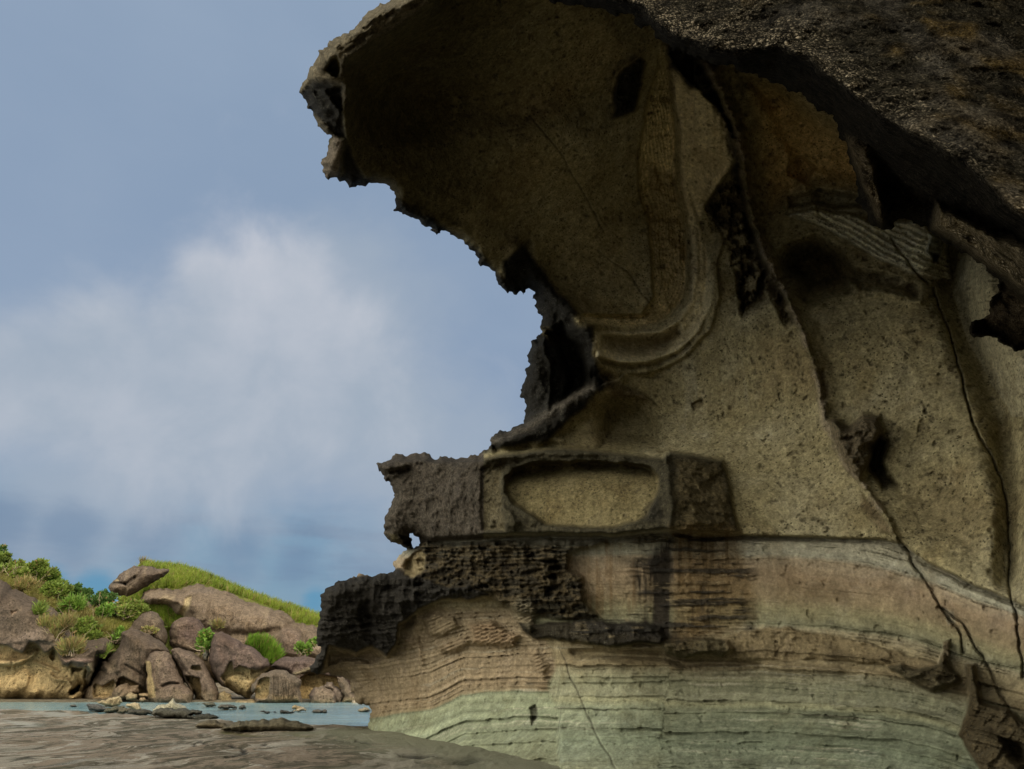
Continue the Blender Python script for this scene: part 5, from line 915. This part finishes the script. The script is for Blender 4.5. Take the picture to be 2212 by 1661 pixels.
ROX = [
 ('dome', 'rounded dark dome boulder above the big hollowed boulder', c2([(1060, 745), (1100, 700), (1150, 650), (1200, 622), (1265, 612), (1320, 640), (1360, 700), (1385, 780), (1392, 830), (1370, 900), (1300, 900), (1200, 850), (1060, 830)]), 76, 3.4, 22, [], ROCKD),
 ('body', 'largest brown boulder with two scalloped hollows at its foot', c2([(838, 1020), (885, 1028), (940, 960), (1000, 880), (1010, 790), (1090, 750), (1200, 790), (1300, 845), (1370, 895), (1415, 955), (1300, 1000), (1260, 1100), (1250, 1300), (1240, 1400), (700, 1400), (705, 1290), (750, 1225), (800, 1120)]), 70.5, 4.2, 34,
   [('c', c2([(760, 1300), (770, 1230), (800, 1205), (850, 1225), (880, 1210), (950, 1170), (960, 1200), (940, 1320), (860, 1340), (770, 1335)]), 1.4, 5, PALE), ('c', c2([(950, 1210), (990, 1160), (1030, 1148), (1080, 1175), (1150, 1210), (1200, 1260), (1220, 1330), (1100, 1340), (950, 1330)]), 2.0, 6, (0.266, 0.192, 0.096)),
    ('l', c2([(1050, 1060), (1130, 1110), (1200, 1160)]), -0.35, 2.2), ('p', c2([(860, 1030), (980, 960), (1000, 1120), (860, 1160)]), 0.5, 14, (0.215, 0.167, 0.111)), ('l', c2([(1000, 900), (1000, 1000), (985, 1100)]), 0.4, 7)], ROCKD),
 ('slab', 'tall upright slab boulder with a pale left edge', c2([(1207, 1020), (1235, 965), (1300, 940), (1380, 945), (1430, 975), (1470, 1060), (1500, 1140), (1530, 1210), (1570, 1240), (1612, 1295), (1595, 1400), (1260, 1400), (1225, 1320), (1212, 1200)]), 67.0, 2.6, 22,
   [('p', c2([(1200, 1020), (1245, 1025), (1258, 1050), (1262, 1150), (1295, 1240), (1300, 1340), (1225, 1330)]), 0.9, 2.5, PALE), ('l', c2([(1258, 1040), (1262, 1150), (1298, 1250)]), 0.5, 3), ('l', c2([(1350, 1240), (1400, 1215), (1480, 1215)]), -0.7, 2.5), ('b', c2([(1290, 1330), (1360, 1240), (1480, 1210), (1580, 1250), (1612, 1300), (1595, 1400), (1280, 1400)]), 0.8, 6)], (0.148, 0.111, 0.085)),
 ('round', 'small dark round boulder wedged behind the leafy shrub', c1([(1000, 655), (1005, 600), (1040, 560), (1090, 542), (1140, 542), (1180, 560), (1205, 600), (1215, 650), (1195, 720), (1200, 770), (1100, 760), (1010, 720)]), 77, 2.8, 18, [], (0.126, 0.090, 0.074)),
 ('arch', 'curved boulder with a dark arched hollow and a socket above it', c1([(1005, 735), (1055, 722), (1140, 750), (1200, 800), (1240, 870), (1270, 930), (1292, 990), (1290, 1040), (1285, 1060), (1150, 1060), (1148, 1000), (1112, 960), (1080, 900), (1050, 840), (1020, 790)]), 67.5, 2.6, 16,
   [('c', c1([(1085, 890), (1110, 882), (1150, 892), (1178, 905), (1190, 945), (1192, 1010), (1215, 1035), (1150, 1035), (1125, 960)]), 2.0, 3.5, (0.281, 0.207, 0.104)), ('c', c1([(1118, 850), (1130, 825), (1180, 825), (1195, 862), (1150, 860)]), 0.9, 3, (0.222, 0.174, 0.096)), ('l', c1([(1030, 745), (1080, 850), (1120, 880)]), -0.4, 3)], (0.137, 0.104, 0.081)),
 ('recess', 'big leaning boulder with a broad golden fractured underside', c1([(1232, 790), (1240, 710), (1255, 645), (1300, 628), (1400, 675), (1480, 715), (1545, 770), (1592, 818), (1588, 850), (1545, 900), (1520, 950), (1500, 988), (1470, 1032), (1400, 1000), (1340, 960), (1290, 932), (1268, 900)]), 68.5, 3.4, 22,
   [('c', c1([(1300, 900), (1330, 845), (1352, 800), (1375, 800), (1385, 850), (1410, 825), (1440, 835), (1520, 850), (1590, 830), (1600, 850), (1540, 915), (1505, 990), (1468, 1036), (1400, 1005), (1330, 955)]), 1.5, 5, (0.370, 0.285, 0.148)), ('l', c1([(1385, 790), (1380, 850)]), 0.5, 3), ('l', c1([(1470, 840), (1480, 860), (1475, 880)]), 0.6, 3), ('lam', c1([(1310, 880), (1380, 870), (1500, 990), (1460, 1030), (1350, 960)]), 0.05, (c1([(1330, 800), (1300, 950)]), 3.2), (0.281, 0.215, 0.111))], (0.130, 0.095, 0.080)),
 ('gate', 'grey block boulder with a hooked left edge and pale hollow', c1([(1478, 975), (1482, 940), (1510, 912), (1545, 875), (1600, 858), (1690, 858), (1735, 885), (1778, 915), (1765, 960), (1775, 985), (1788, 1060), (1590, 1062), (1500, 1050), (1505, 990), (1490, 990)]), 65.5, 2.4, 15,
   [('c', c1([(1505, 960), (1530, 905), (1565, 895), (1595, 900), (1592, 1000), (1570, 1032), (1510, 1030), (1495, 1000)]), 1.4, 4, PALE), ('lam', c1([(1600, 870), (1760, 890), (1750, 1050), (1600, 1050)]), 0.10, (c1([(1600, 800), (1600, 1060)]), 5.5), None), ('p', c1([(1600, 1000), (1770, 1000), (1780, 1060), (1600, 1060)]), 0.6, 6, (0.237, 0.189, 0.111))], (0.152, 0.122, 0.092)),
 ('shelfcliff', 'low dark ledge over a smooth golden hollow near the snout', c1([(1595, 835), (1645, 792), (1740, 778), (1850, 785), (1950, 800), (2200, 860), (2300, 1070), (1700, 1070), (1690, 880)]), 71.5, 3.0, 16,
   [('c', c1([(1770, 900), (1800, 872), (1840, 862), (1900, 878), (1985, 892), (2030, 900), (2030, 1080), (1760, 1080)]), 1.8, 4, (0.340, 0.255, 0.126)), ('l', c1([(1740, 880), (1790, 862), (1850, 845)]), 0.6, 4, (0.244, 0.207, 0.133))], (0.122, 0.090, 0.078)),
 ('low', 'rounded low boulder at the waterline under the golden hollow', c1([(1822, 1000), (1850, 962), (1900, 947), (1950, 968), (1988, 1010), (1978, 1060), (1835, 1060)]), 65, 1.6, 12, [('p', c1([(1820, 1020), (1980, 1020), (1980, 1060), (1820, 1060)]), 0.7, 8, (0.252, 0.207, 0.133))], (0.155, 0.118, 0.092)),
 ('wedge', 'pointed wedge boulder leaning against the low round one', c1([(1908, 962), (1925, 925), (1965, 930), (2005, 965), (2035, 1010), (2010, 1060), (1965, 1060), (1950, 990)]), 66.5, 1.3, 9, [], (0.163, 0.130, 0.104)),
 ('rightmost', 'cracked tan boulder at the far right beside the snout', c1([(1990, 895), (2025, 892), (2060, 940), (2085, 995), (2110, 1060), (1995, 1060), (2030, 1010), (2000, 950)]), 66, 1.4, 10, [('p', c1([(2000, 1010), (2120, 1010), (2120, 1060), (2000, 1060)]), 0.7, 8, (0.266, 0.215, 0.126))], (0.178, 0.141, 0.104)),
 ('white', 'small whitish boulder at the far right waterline', c1([(2072, 1048), (2080, 1034), (2105, 1032), (2125, 1046), (2118, 1062), (2075, 1062)]), 63.8, 0.6, 4, [], (0.340, 0.303, 0.237)),
 ('flat', 'flat grey boulder lying in the hollow of the largest boulder', c2([(930, 1290), (950, 1250), (1010, 1220), (1060, 1212), (1110, 1230), (1155, 1220), (1158, 1290), (1120, 1310), (1060, 1345), (940, 1345)]), 66.5, 1.5, 12, [], (0.170, 0.126, 0.085)),
 ('palesm', 'small pale boulder between the flat grey one and the slab', c2([(1040, 1320), (1060, 1295), (1095, 1283), (1140, 1300), (1145, 1325), (1120, 1352), (1050, 1352)]), 65, 0.8, 6, [], (0.311, 0.252, 0.155)),
 ('slice', 'flat pale slice of rock leaning at the slab boulder foot', c2([(1150, 1308), (1160, 1295), (1222, 1290), (1236, 1312), (1225, 1326), (1160, 1322)]), 65, 0.6, 4, [], (0.311, 0.229, 0.133)),
 ('nub', 'tiny rounded tan stone below the flat pale slice', c2([(1155, 1345), (1170, 1330), (1200, 1328), (1218, 1345), (1200, 1362), (1165, 1362)]), 64.5, 0.5, 4, [], (0.266, 0.200, 0.126)),
 ('foot', 'pale rounded base stone between the arched and golden boulders', c1([(1285, 1040), (1290, 995), (1325, 978), (1365, 1000), (1372, 1040), (1365, 1062), (1285, 1062)]), 66.5, 1.2, 8, [], (0.274, 0.215, 0.118)),
 ('ledge', 'low tan ledge along the water below the golden boulder', c1([(1358, 1050), (1400, 1035), (1460, 1030), (1520, 1038), (1592, 1046), (1600, 1064), (1360, 1064)]), 65.2, 1.0, 6, [], (0.244, 0.192, 0.111)),
 ('back', 'brown knob of rock behind the yellow-green shrub', c2([(640, 640), (680, 560), (680, 510), (760, 510), (790, 570), (830, 640), (860, 760), (780, 800), (650, 760)]), 77.5, 1.8, 14, [], (0.148, 0.107, 0.085)),
 ('shard', 'pale thin upright shard under the leafy shrub', c1([(1195, 770), (1205, 735), (1225, 722), (1235, 770), (1222, 805), (1205, 800)]), 69.5, 0.5, 4, [], (0.244, 0.244, 0.200)),
 ('pinkbk', 'pale pinkish rock behind the snout tip', c1([(1780, 780), (1810, 740), (1850, 700), (1900, 690), (1960, 700), (1960, 830), (1790, 790)]), 80, 1.6, 12, [], (0.237, 0.185, 0.141)),
]
for i, (_, lab, poly, Y0, T, wd, ft, cl) in enumerate(ROX):
    stone('boulder', lab, 'boulder', poly, Y0, T, wd, 2.0 if wd > 10 else 1.2, cl, feats=[f_ for f_ in ft], seed=40 + 7 * i, amp=0.06 if wd > 14 else 0.09)
# stones in and beside the water
m_wet = rock_mat('shore_stone', 1.5, 1.0, 0.8, 0.6)
SM = [
 ('flat tan rock with striped bedding at the head of the pool', cg([(845, 118), (900, 108), (960, 92), (1020, 84), (1050, 76), (1072, 92), (1085, 130), (1060, 158), (1000, 170), (900, 150)]), 50, 1.2, 6, (0.34, 0.28, 0.17)),
 ('dark bluish wet rock left of the striped rock', cg([(762, 150), (785, 138), (860, 145), (930, 175), (1000, 185), (960, 205), (860, 212), (790, 205)]), 44, 1.0, 6, (0.085, 0.085, 0.08)),
 ('dark olive rock below the striped rock', cg([(918, 210), (950, 178), (1010, 165), (1080, 160), (1110, 178), (1060, 215), (1000, 226), (930, 225)]), 42.5, 0.9, 6, (0.105, 0.10, 0.07)),
 ('small smooth brown rock beside the pale block', cg([(1028, 222), (1050, 190), (1100, 176), (1150, 178), (1180, 200), (1130, 225), (1060, 232)]), 41, 0.8, 5, (0.15, 0.13, 0.09)),
 ('pale angular block standing behind the dark stones', cg([(1112, 160), (1130, 140), (1180, 134), (1235, 140), (1255, 190), (1240, 205), (1190, 205), (1150, 180)]), 46, 1.0, 5, (0.37, 0.31, 0.20)),
 ('black low rock left of the pale peaked rock', cg([(1128, 235), (1135, 205), (1170, 190), (1250, 195), (1330, 200), (1360, 215), (1340, 240), (1240, 248), (1160, 245)]), 39.5, 0.8, 6, (0.075, 0.07, 0.055)),
 ('pale peaked rock with a sharp horn on top', cg([(1350, 205), (1380, 170), (1440, 150), (1490, 142), (1510, 118), (1528, 96), (1540, 96), (1548, 122), (1590, 145), (1640, 165), (1668, 190), (1640, 215), (1360, 220)]), 39, 1.1, 7, (0.38, 0.35, 0.25)),
 ('broad black rock in front of the pale peaked rock', cg([(1338, 240), (1350, 205), (1400, 188), (1500, 182), (1600, 186), (1680, 200), (1750, 196), (1790, 210), (1785, 232), (1700, 246), (1600, 272), (1500, 268), (1400, 252)]), 36.5, 1.2, 9, (0.095, 0.09, 0.07)),
 ('jagged black rock tailing off into the water', cg([(1640, 265), (1700, 245), (1780, 232), (1840, 228), (1900, 245), (1960, 262), (1900, 276), (1700, 280)]), 35, 0.9, 6, (0.06, 0.058, 0.045)),
 ('tiny dark stone alone in the left pool', cg([(612, 165), (630, 152), (670, 154), (680, 168), (640, 172)]), 53, 0.5, 3, (0.10, 0.095, 0.08)),
 ('long dark reef rock just below the arched boulder', cg([(1720, 160), (1760, 140), (1830, 134), (1900, 142), (1920, 165), (1830, 172)]), 57, 1.0, 5, (0.085, 0.085, 0.065)),
 ('dark hump of rock in the water right of the long reef rock', cg([(1925, 180), (1950, 155), (2020, 150), (2090, 165), (2100, 190), (2000, 194)]), 52, 0.9, 5, (0.09, 0.085, 0.07)),
 ('small dark stone standing in open water', cg([(2105, 185), (2120, 165), (2150, 152), (2175, 170), (2180, 188), (2140, 192)]), 52, 0.6, 4, (0.095, 0.095, 0.085)),
 ('yellowish stone resting in the water below the grey block', c3([(1000, 1150), (1004, 1125), (1040, 1115), (1085, 1128), (1090, 1148), (1040, 1158)]), 52, 0.6, 4, (0.40, 0.31, 0.18)),
 ('pale flat stone beside the yellowish stone in the water', c3([(1010, 1168), (1050, 1148), (1100, 1130), (1125, 1150), (1120, 1168), (1060, 1172)]), 48.5, 0.5, 4, (0.44, 0.36, 0.25)),
 ('dark rounded rock in the water left of the snout', c3([(1168, 1175), (1180, 1155), (1220, 1150), (1260, 1160), (1262, 1178)]), 46.5, 0.6, 4, (0.11, 0.10, 0.085)),
 ('smaller dark rock touching the rounded one', c3([(1255, 1178), (1262, 1155), (1285, 1148), (1302, 1162), (1300, 1178)]), 46.5, 0.5, 3, (0.12, 0.11, 0.095)),
 ('thin black rock barely breaking the water on the left', c3([(720, 1165), (750, 1158), (780, 1168), (860, 1166), (872, 1180), (800, 1184), (740, 1172)]), 46.5, 0.5, 3, (0.06, 0.06, 0.055)),
 ('black rock breaking the water in mid channel', c3([(895, 1175), (905, 1155), (930, 1158), (960, 1160), (1000, 1165), (1030, 1178), (940, 1182)]), 46.5, 0.5, 3, (0.065, 0.065, 0.06)),
 ('cluster rock with a pale top beside the cliff foot', c3([(1555, 1158), (1580, 1145), (1610, 1140), (1625, 1126), (1655, 1140), (1682, 1158), (1640, 1168)]), 48.5, 0.7, 4, (0.30, 0.25, 0.17)),
 ('dark hummocky reef mound on the near shore', c3([(380, 1330), (420, 1290), (520, 1262), (620, 1245), (740, 1232), (870, 1228), (960, 1236), (1050, 1248), (1130, 1278), (1190, 1315), (1250, 1345), (1000, 1352), (700, 1345), (500, 1335)]), 29.5, 1.3, 14, (0.115, 0.10, 0.065)),
 ('low brown reef rise left of the dark mound', c3([(170, 1300), (210, 1262), (290, 1238), (350, 1238), (420, 1262), (480, 1290), (520, 1325), (300, 1320)]), 31.5, 1.0, 10, (0.15, 0.125, 0.08)),
 ('thin dark reef edge beside the cliff foot', c3([(1490, 1325), (1540, 1305), (1600, 1298), (1660, 1302), (1665, 1330), (1560, 1335)]), 27.5, 0.5, 5, (0.13, 0.115, 0.08)),
]
for i, (lab, poly, Y0, T, wd, cl) in enumerate(SM):
    yb_ = max(p[1] for p in poly); el_ = -float(ray(1106, yb_)[2]); Y0 = (CAMH + (0.05 if yb_ > np.interp(sum(p[0] for p in poly) / len(poly), [p[0] for p in SH], [p[1] for p in SH]) + 2 else 0.40)) / el_ * 1.005; T = min(T, 0.9)
    stone('shore_rock' if i < 20 else 'reef_rock', lab, 'rock', poly, Y0, T, wd, 1.2 if wd < 9 else 2.0, cl, seed=300 + 11 * i, mat=m_wet, rough_=1.6, amp=0.10, smalls=1.2,
          feats=[('lam', poly, 0.06, (cg([(840, 60), (1100, 30)]), 2.2), (0.15, 0.12, 0.08))] if i == 0 else [])
# ================================================================== VEGETATION
from mathutils import Vector
from mathutils.bvhtree import BVHTree
def _bvh(obs):
    vs, fs = [], []
    for o in obs:
        n0 = len(vs); mw = o.location
        vs += [tuple(v.co + mw) for v in o.data.vertices]; fs += [tuple(i + n0 for i in p.vertices) for p in o.data.polygons]
    return BVHTree.FromPolygons(vs, fs)
_all = _bvh([o for o in COL.objects if o.type == 'MESH' and o.name.split('.')[0] in ('boulder', 'shore_cliff', 'hill', 'hillside', 'rock_slope', 'summit_rock')])
def hit(x, y):
    h = _all.ray_cast(Vector((0, 0, CAMH)), Vector(ray(x, y)))[0]
    return h.y if h else None
def leaf_mat(name, a, b, c3_):
    M = Mat(name, 0.6, 0.3); c_ = M.attr('Col'); n = M.noise(1.3, 3)
    c_ = M.scale(c_, M.mr(n, 0.3, 0.7, 0.75, 1.25)); m = M.done(c_)
    tr = M.N.new('ShaderNodeBsdfTranslucent'); M.L.new(c_, tr.inputs[0]); mx = M.N.new('ShaderNodeMixShader'); mx.inputs[0].default_value = 0.28
    M.L.new(M.b.outputs[0], mx.inputs[1]); M.L.new(tr.outputs[0], mx.inputs[2]); M.L.new(mx.outputs[0], M.N['Material Output'].inputs[0]); return m
m_leaf = leaf_mat('leaf', 0, 0, 0); M = Mat('dry_wood', 0.9); m_twig = M.done(M.mix(M.noise(3, 3), (0.20, 0.16, 0.11), (0.36, 0.29, 0.21)))
def quads(C_, D, W, Lh, Ww, taper=0.25):
    """kite-like leaves or blades: centre/base C, direction D, width dir W"""
    a = C_ - W * Ww * 0.5; b = C_ + W * Ww * 0.5; c_ = C_ + D * Lh + W * Ww * taper * 0.5; d = C_ + D * Lh - W * Ww * taper * 0.5
    V = np.stack([a, b, c_, d], 1).reshape(-1, 3); F = np.arange(len(V)).reshape(-1, 4); return V, F
def unit(v): return v / (np.linalg.norm(v, axis=-1, keepdims=True) + 1e-9)
def tube(p, r):
    V, F = [], []; p = np.array(p); n = len(p)
    for i in range(n):
        t = unit(p[min(i + 1, n - 1)] - p[max(i - 1, 0)]); a = unit(np.cross(t, (0.3, 0.2, 1.0))); b = np.cross(t, a)
        for k in range(5):
            an = k * 2 * math.pi / 5; V.append(p[i] + (a * math.cos(an) + b * math.sin(an)) * r[i])
    for i in range(n - 1):
        for k in range(5): F.append([i * 5 + k, i * 5 + (k + 1) % 5, (i + 1) * 5 + (k + 1) % 5, (i + 1) * 5 + k])
    return V, F
def twigs(rs, base, size, n, spread=1.0):
    V, F = [], []
    for i in range(n):
        d = unit(np.array([rs.uniform(-1, 1) * spread, rs.uniform(-0.8, 0.3), rs.uniform(0.25, 1.2)])); p = [base + rs.uniform(-0.25, 0.25, 3) * size * np.array([1, 0.4, 0.3])]; r = [0.045 * size ** 0.5]
        for k in range(5):
            d = unit(d + rs.uniform(-0.45, 0.45, 3)); p.append(p[-1] + d * size * 0.2); r.append(r[-1] * 0.72)
        v, f = tube(p, r); F += [[q + len(V) for q in ff] for ff in f]; V += v
        d2 = unit(d + rs.uniform(-1, 1, 3)); p2 = [p[2], p[2] + d2 * size * 0.18, p[2] + d2 * size * 0.36 + rs.uniform(-.1, .1, 3) * size]; v, f = tube(p2, [r[2] * 0.8, r[2] * 0.5, r[2] * 0.25]); F += [[q + len(V) for q in ff] for ff in f]; V += v
    return np.array(V), np.array(F)
GREENS = {'g': ((0.090, 0.150, 0.018), (0.19, 0.26, 0.030)), 'd': ((0.035, 0.095, 0.018), (0.085, 0.165, 0.028)), 'y': ((0.115, 0.175, 0.020), (0.215, 0.270, 0.035)), 'r': ((0.17, 0.135, 0.055), (0.20, 0.22, 0.04)), 'b': ((0.09, 0.19, 0.018), (0.17, 0.30, 0.028))}
def shrub(label, cx, cy, rx, ry, Y0, pal='g', n=1500, leaf=0.26, seed=0, twig=5, grassy=0.0, group='shrubs on the far slope', name='shrub'):
    rs = np.random.RandomState(seed); hy = hit(cx, cy + 0.35 * ry)
    if hy and abs(hy - Y0) < 16: Y0 = hy - 0.30 * rx * hy / FPX
    c0 = point(np.array([cx]), np.array([cy]), np.array([float(Y0)]))[0]
    mpp = Y0 / FPX * 1.08; ax, az = rx * mpp, ry * mpp; ay = 0.5 * (ax + az) * 0.8
    nc = max(5, int(9 * max(1, ax))); cc = unit(rs.normal(size=(nc, 3))) * (rs.rand(nc, 1) ** 0.4) * 0.72; cr_ = rs.uniform(0.22, 0.42, nc)
    k = rs.randint(0, nc, n); dirs = unit(rs.normal(size=(n, 3))); rad = cr_[k, None] * (0.55 + 0.5 * rs.rand(n, 1)); Pn = cc[k] + dirs * rad
    Pw = c0 + Pn * np.array([ax, ay, az]); up_ = np.array([0, 0, 1.0])
    D = unit(dirs + 0.5 * rs.normal(size=(n, 3)) + up_ * (0.5 + 2.0 * grassy)); Wd = unit(np.cross(D, rs.normal(size=(n, 3))))
    ln = leaf * (0.6 + 0.8 * rs.rand(n, 1)); gl = rs.rand(n, 1) < grassy
    Lh = np.where(gl, ln * 2.6, ln); Ww = np.where(gl, ln * 0.28, ln * 0.75)
    V, F = quads(Pw, D, Wd, Lh, Ww, 0.35)
    A_, B_ = GREENS[pal]; t = (0.25 * rs.rand(nc)[k] + 0.75 * rs.rand(n))[:, None]; cl = (np.array(A_) * (1 - t) + np.array(B_) * t); cl = cl * 0.85 + 0.10 * cl.mean(1, keepdims=True)
    dry = rs.rand(n, 1) < (0.05 + 0.25 * (pal == 'r')); cl = np.where(dry, np.array((0.24, 0.17, 0.07)), cl)
    root = empty(name, tuple(c0 - np.array([0, 0, az]))); tag(root, label, 'shrub' if name == 'shrub' else 'grass tuft', group)
    rl = np.array(root.location)
    link_mesh('foliage', V - rl, F, m_leaf, root, np.repeat(cl, 4, 0), False)
    if twig:
        V, F = twigs(rs, c0 - np.array([0, 0.3 * ay, az * 0.8]), az * 1.6, twig); link_mesh('branches', V - rl, F, m_twig, root)
    return root
def s2(lab, x, y, rx, ry, Y0, pal, n, **k):
    (cx, cy), = c2([(x, y)]); shrub(lab, cx, cy, rx * .26, ry * .26, Y0, pal, n, **k)
BU = [
 ('dark green tree-like shrub at the top left corner of the slope', 5, 130, 45, 100, 79, 'd', 1200, {}),
 ('tall yellow-green shrub at the left picture edge', 20, 240, 110, 110, 77, 'g', 3200, {}),
 ('green shrub with bare pale forked stems in front', 150, 300, 95, 100, 76, 'y', 2600, dict(twig=9)),
 ('largest bushy green shrub on the skyline of the left slope', 320, 290, 135, 100, 77, 'g', 4500, {}),
 ('rounded shrub sloping down right of the skyline shrub', 420, 370, 80, 80, 78, 'b', 2200, {}),
 ('low grassy shrub above the dark left cliff', 200, 415, 120, 55, 75, 'r', 1800, dict(grassy=0.5, twig=6)),
 ('broad mid-green shrub in the middle of the left slope', 440, 460, 130, 90, 75.5, 'g', 3600, {}),
 ('dark bluish shrub silhouetted on the right end of the slope', 595, 440, 60, 55, 79, 'd', 1500, {}),
 ('feathery dark shrub at the tip of the slope against the sky', 680, 475, 75, 50, 80, 'd', 1600, {}),
 ('bright upright green bush over the dry twigs', 590, 580, 100, 90, 74, 'b', 3000, dict(grassy=0.3)),
 ('small green tuft on the face of the left cliff', 318, 620, 45, 42, 68.5, 'g', 800, dict(twig=1, grassy=0.4)),
 ('dry grassy bush draping over the lip of the left cliff', 470, 760, 115, 100, 68, 'r', 3400, dict(grassy=0.7, twig=4)),
 ('leafy green bush hanging beside the dry grassy bush', 690, 800, 140, 115, 68, 'g', 4200, dict(twig=8)),
 ('reddish dry tuft at the foot of the hanging bushes', 610, 920, 100, 65, 67.5, 'r', 1800, dict(grassy=0.6, twig=6)),
 ('dark glossy round shrub left of the yellow shrub', 850, 520, 95, 70, 77, 'd', 2400, dict(leaf=0.30)),
 ('bright green shrub below the dark round one', 890, 640, 95, 85, 73.5, 'b', 2600, {}),
 ('wide flat-topped yellow-green shrub beside the dome boulder', 1060, 610, 145, 75, 75, 'y', 3800, dict(twig=10)),
 ('small green shrub among pale dead branches', 970, 815, 62, 60, 70, 'b', 1200, dict(twig=12)),
 ('tiny tuft in the crack beside the left cliff', 860, 965, 28, 30, 67, 'g', 300, dict(twig=0, grassy=0.4)),
 ('orange-brown dry bush on top of the largest boulder', 1240, 770, 65, 35, 70, 'r', 260, dict(twig=12)),
]
for i, (lab, x, y, rx, ry, Y0, pal, n, kw) in enumerate(BU): s2(lab, x, y, rx, ry, Y0, pal, n, seed=900 + i, **kw)
for i, (lab, x, y, rx, ry, Y0, pal, n, kw) in enumerate([
 ('bright leafy shrub growing from the gap between two dark boulders', 1212, 690, 44, 62, 68, 'b', 1500, dict(twig=3)),
 ('tangle of bare pale twigs below the leafy gap shrub', 1170, 745, 45, 25, 67, 'r', 60, dict(twig=14)),
 ('bright green shrub in front of the pinkish rock', 1790, 725, 42, 45, 76, 'b', 1200, dict(twig=2)),
 ('small green shrub half hidden by the snout', 1850, 690, 30, 22, 77, 'b', 500, dict(twig=1)),
 ('small dry tuft on the boulder between the two dark domes', 1285, 600, 26, 14, 76, 'r', 300, dict(twig=0, grassy=0.6)),
 ('brown tuft standing on the very summit', 845, 232, 26, 16, 109, 'r', 300, dict(twig=0, grassy=0.6, leaf=0.35))]):
    (cx, cy), = c1([(x, y)]); shrub(lab, cx, cy, rx * .3662, ry * .3662, Y0, pal, n, seed=960 + i, **kw)
# grass on the hill and in the clefts: blades rooted on the surfaces below them
def grass_patch(label, poly, depthf, n, ln, pal, seed, lean=0.4):
    rs = np.random.RandomState(seed); pa = np.array(poly); pts = []
    while sum(len(p) for p in pts) < n:
        x = rs.uniform(pa[:, 0].min(), pa[:, 0].max(), 4000); y = rs.uniform(pa[:, 1].min(), pa[:, 1].max(), 4000); k = psd(x, y, poly) > 0; pts.append(np.stack([x[k], y[k]], 1))
    p = np.concatenate(pts)[:n]; Pw = point(p[:, 0], p[:, 1], depthf(p[:, 0], p[:, 1]))
    D = unit(np.array([0.35, -0.25, 1.0]) + lean * rs.normal(size=(n, 3))); W = unit(np.cross(D, rs.normal(size=(n, 3))))
    V, F = quads(Pw, D, W, ln * (0.5 + rs.rand(n, 1)), ln * 0.16, 0.15)
    t = (0.5 + 0.9 * fbm(Pw, 0.35, 3, 0.5, seed))[:, None] * 0.6 + 0.4 * rs.rand(n, 1); A_, B_ = GREENS[pal]; t = np.clip(t, 0, 1); cl = np.array(A_) * (1 - t) + np.array(B_) * t
    cl = np.where(rs.rand(n, 1) < 0.12, np.array((0.26, 0.21, 0.08)), cl)
    o = link_mesh('grass', V, F, m_leaf, None, np.repeat(cl, 4, 0), False); tag(o, label, 'grass', kind='stuff'); return o
from mathutils import Vector
from mathutils.bvhtree import BVHTree
def caster(obs):
    vs, fs = [], []
    for o in obs:
        n0 = len(vs); mw = o.location
        vs += [tuple(v.co + mw) for v in o.data.vertices]; fs += [tuple(i + n0 for i in p.vertices) for p in o.data.polygons]
    bv_ = BVHTree.FromPolygons(vs, fs)
    def f(x, y):
        d = ray(x, y); out = []
        for q in d:
            h = bv_.ray_cast(Vector((0, 0, CAMH)), Vector(q))[0]; out.append(h.y - 0.05 if h else 116.0)
        return np.array(out)
    return f
fh = caster([hill, slab])
CAP = c1([(805, 250), (850, 228), (950, 236), (1050, 244), (1130, 264), (1200, 288), (1300, 331), (1400, 374), (1500, 411), (1600, 448), (1750, 494), (1890, 542), (1885, 592), (1800, 582), (1735, 566), (1690, 516), (1600, 484), (1500, 448), (1400, 413), (1280, 372), (1200, 347), (1150, 345), (1060, 368), (1040, 376), (950, 368), (900, 372), (880, 350), (940, 320), (995, 270), (900, 255)])
grass_patch('bright windblown grass along the sloping crest of the hill', CAP, fh, 15000, 0.75, 'y', 31)
grass_patch('grass strip falling left of the bare rock slope', c1([(1000, 285), (1000, 370), (880, 375), (840, 405), (812, 462), (760, 470), (690, 440), (760, 425), (860, 370), (940, 325)]), fh, 4500, 0.7, 'y', 32)
grass_patch('grass tongue between the dome boulder and the bare slope', c1([(820, 470), (900, 482), (1000, 515), (1062, 562), (1030, 610), (985, 600), (930, 520), (850, 500)]), lambda x, y: np.minimum(fh(x, y), 96.0), 3500, 0.7, 'g', 33)
fl_ = caster([lh]); grass_patch('rough mixed undergrowth covering the left slope between the shrubs', c2([(-60, 130), (60, 230), (150, 310), (330, 370), (450, 430), (560, 490), (680, 530), (780, 560), (900, 620), (1060, 660), (1150, 720), (1000, 800), (860, 800), (700, 720), (520, 640), (350, 560), (150, 470), (-60, 400)]), lambda x, y: np.minimum(fl_(x, y), 84.0), 14000, 0.5, 'r', 35, 0.6)
gx_ = stone('grass_bank', 'grassy earth bank sloping down behind the golden boulder', 'bank', c1([(1440, 700), (1500, 690), (1560, 690), (1600, 720), (1660, 790), (1600, 830), (1520, 760)]), 73, 1.0, 10, 2.0, (0.12, 0.13, 0.04), seed=61)
fb = caster([gx_]); grass_patch('tall green grass clump on the bank behind the golden boulder', c1([(1445, 700), (1500, 688), (1560, 688), (1600, 718), (1658, 788), (1600, 822), (1520, 760)]), lambda x, y: np.minimum(fb(x, y), 74.0), 3200, 0.75, 'b', 34, 0.25)
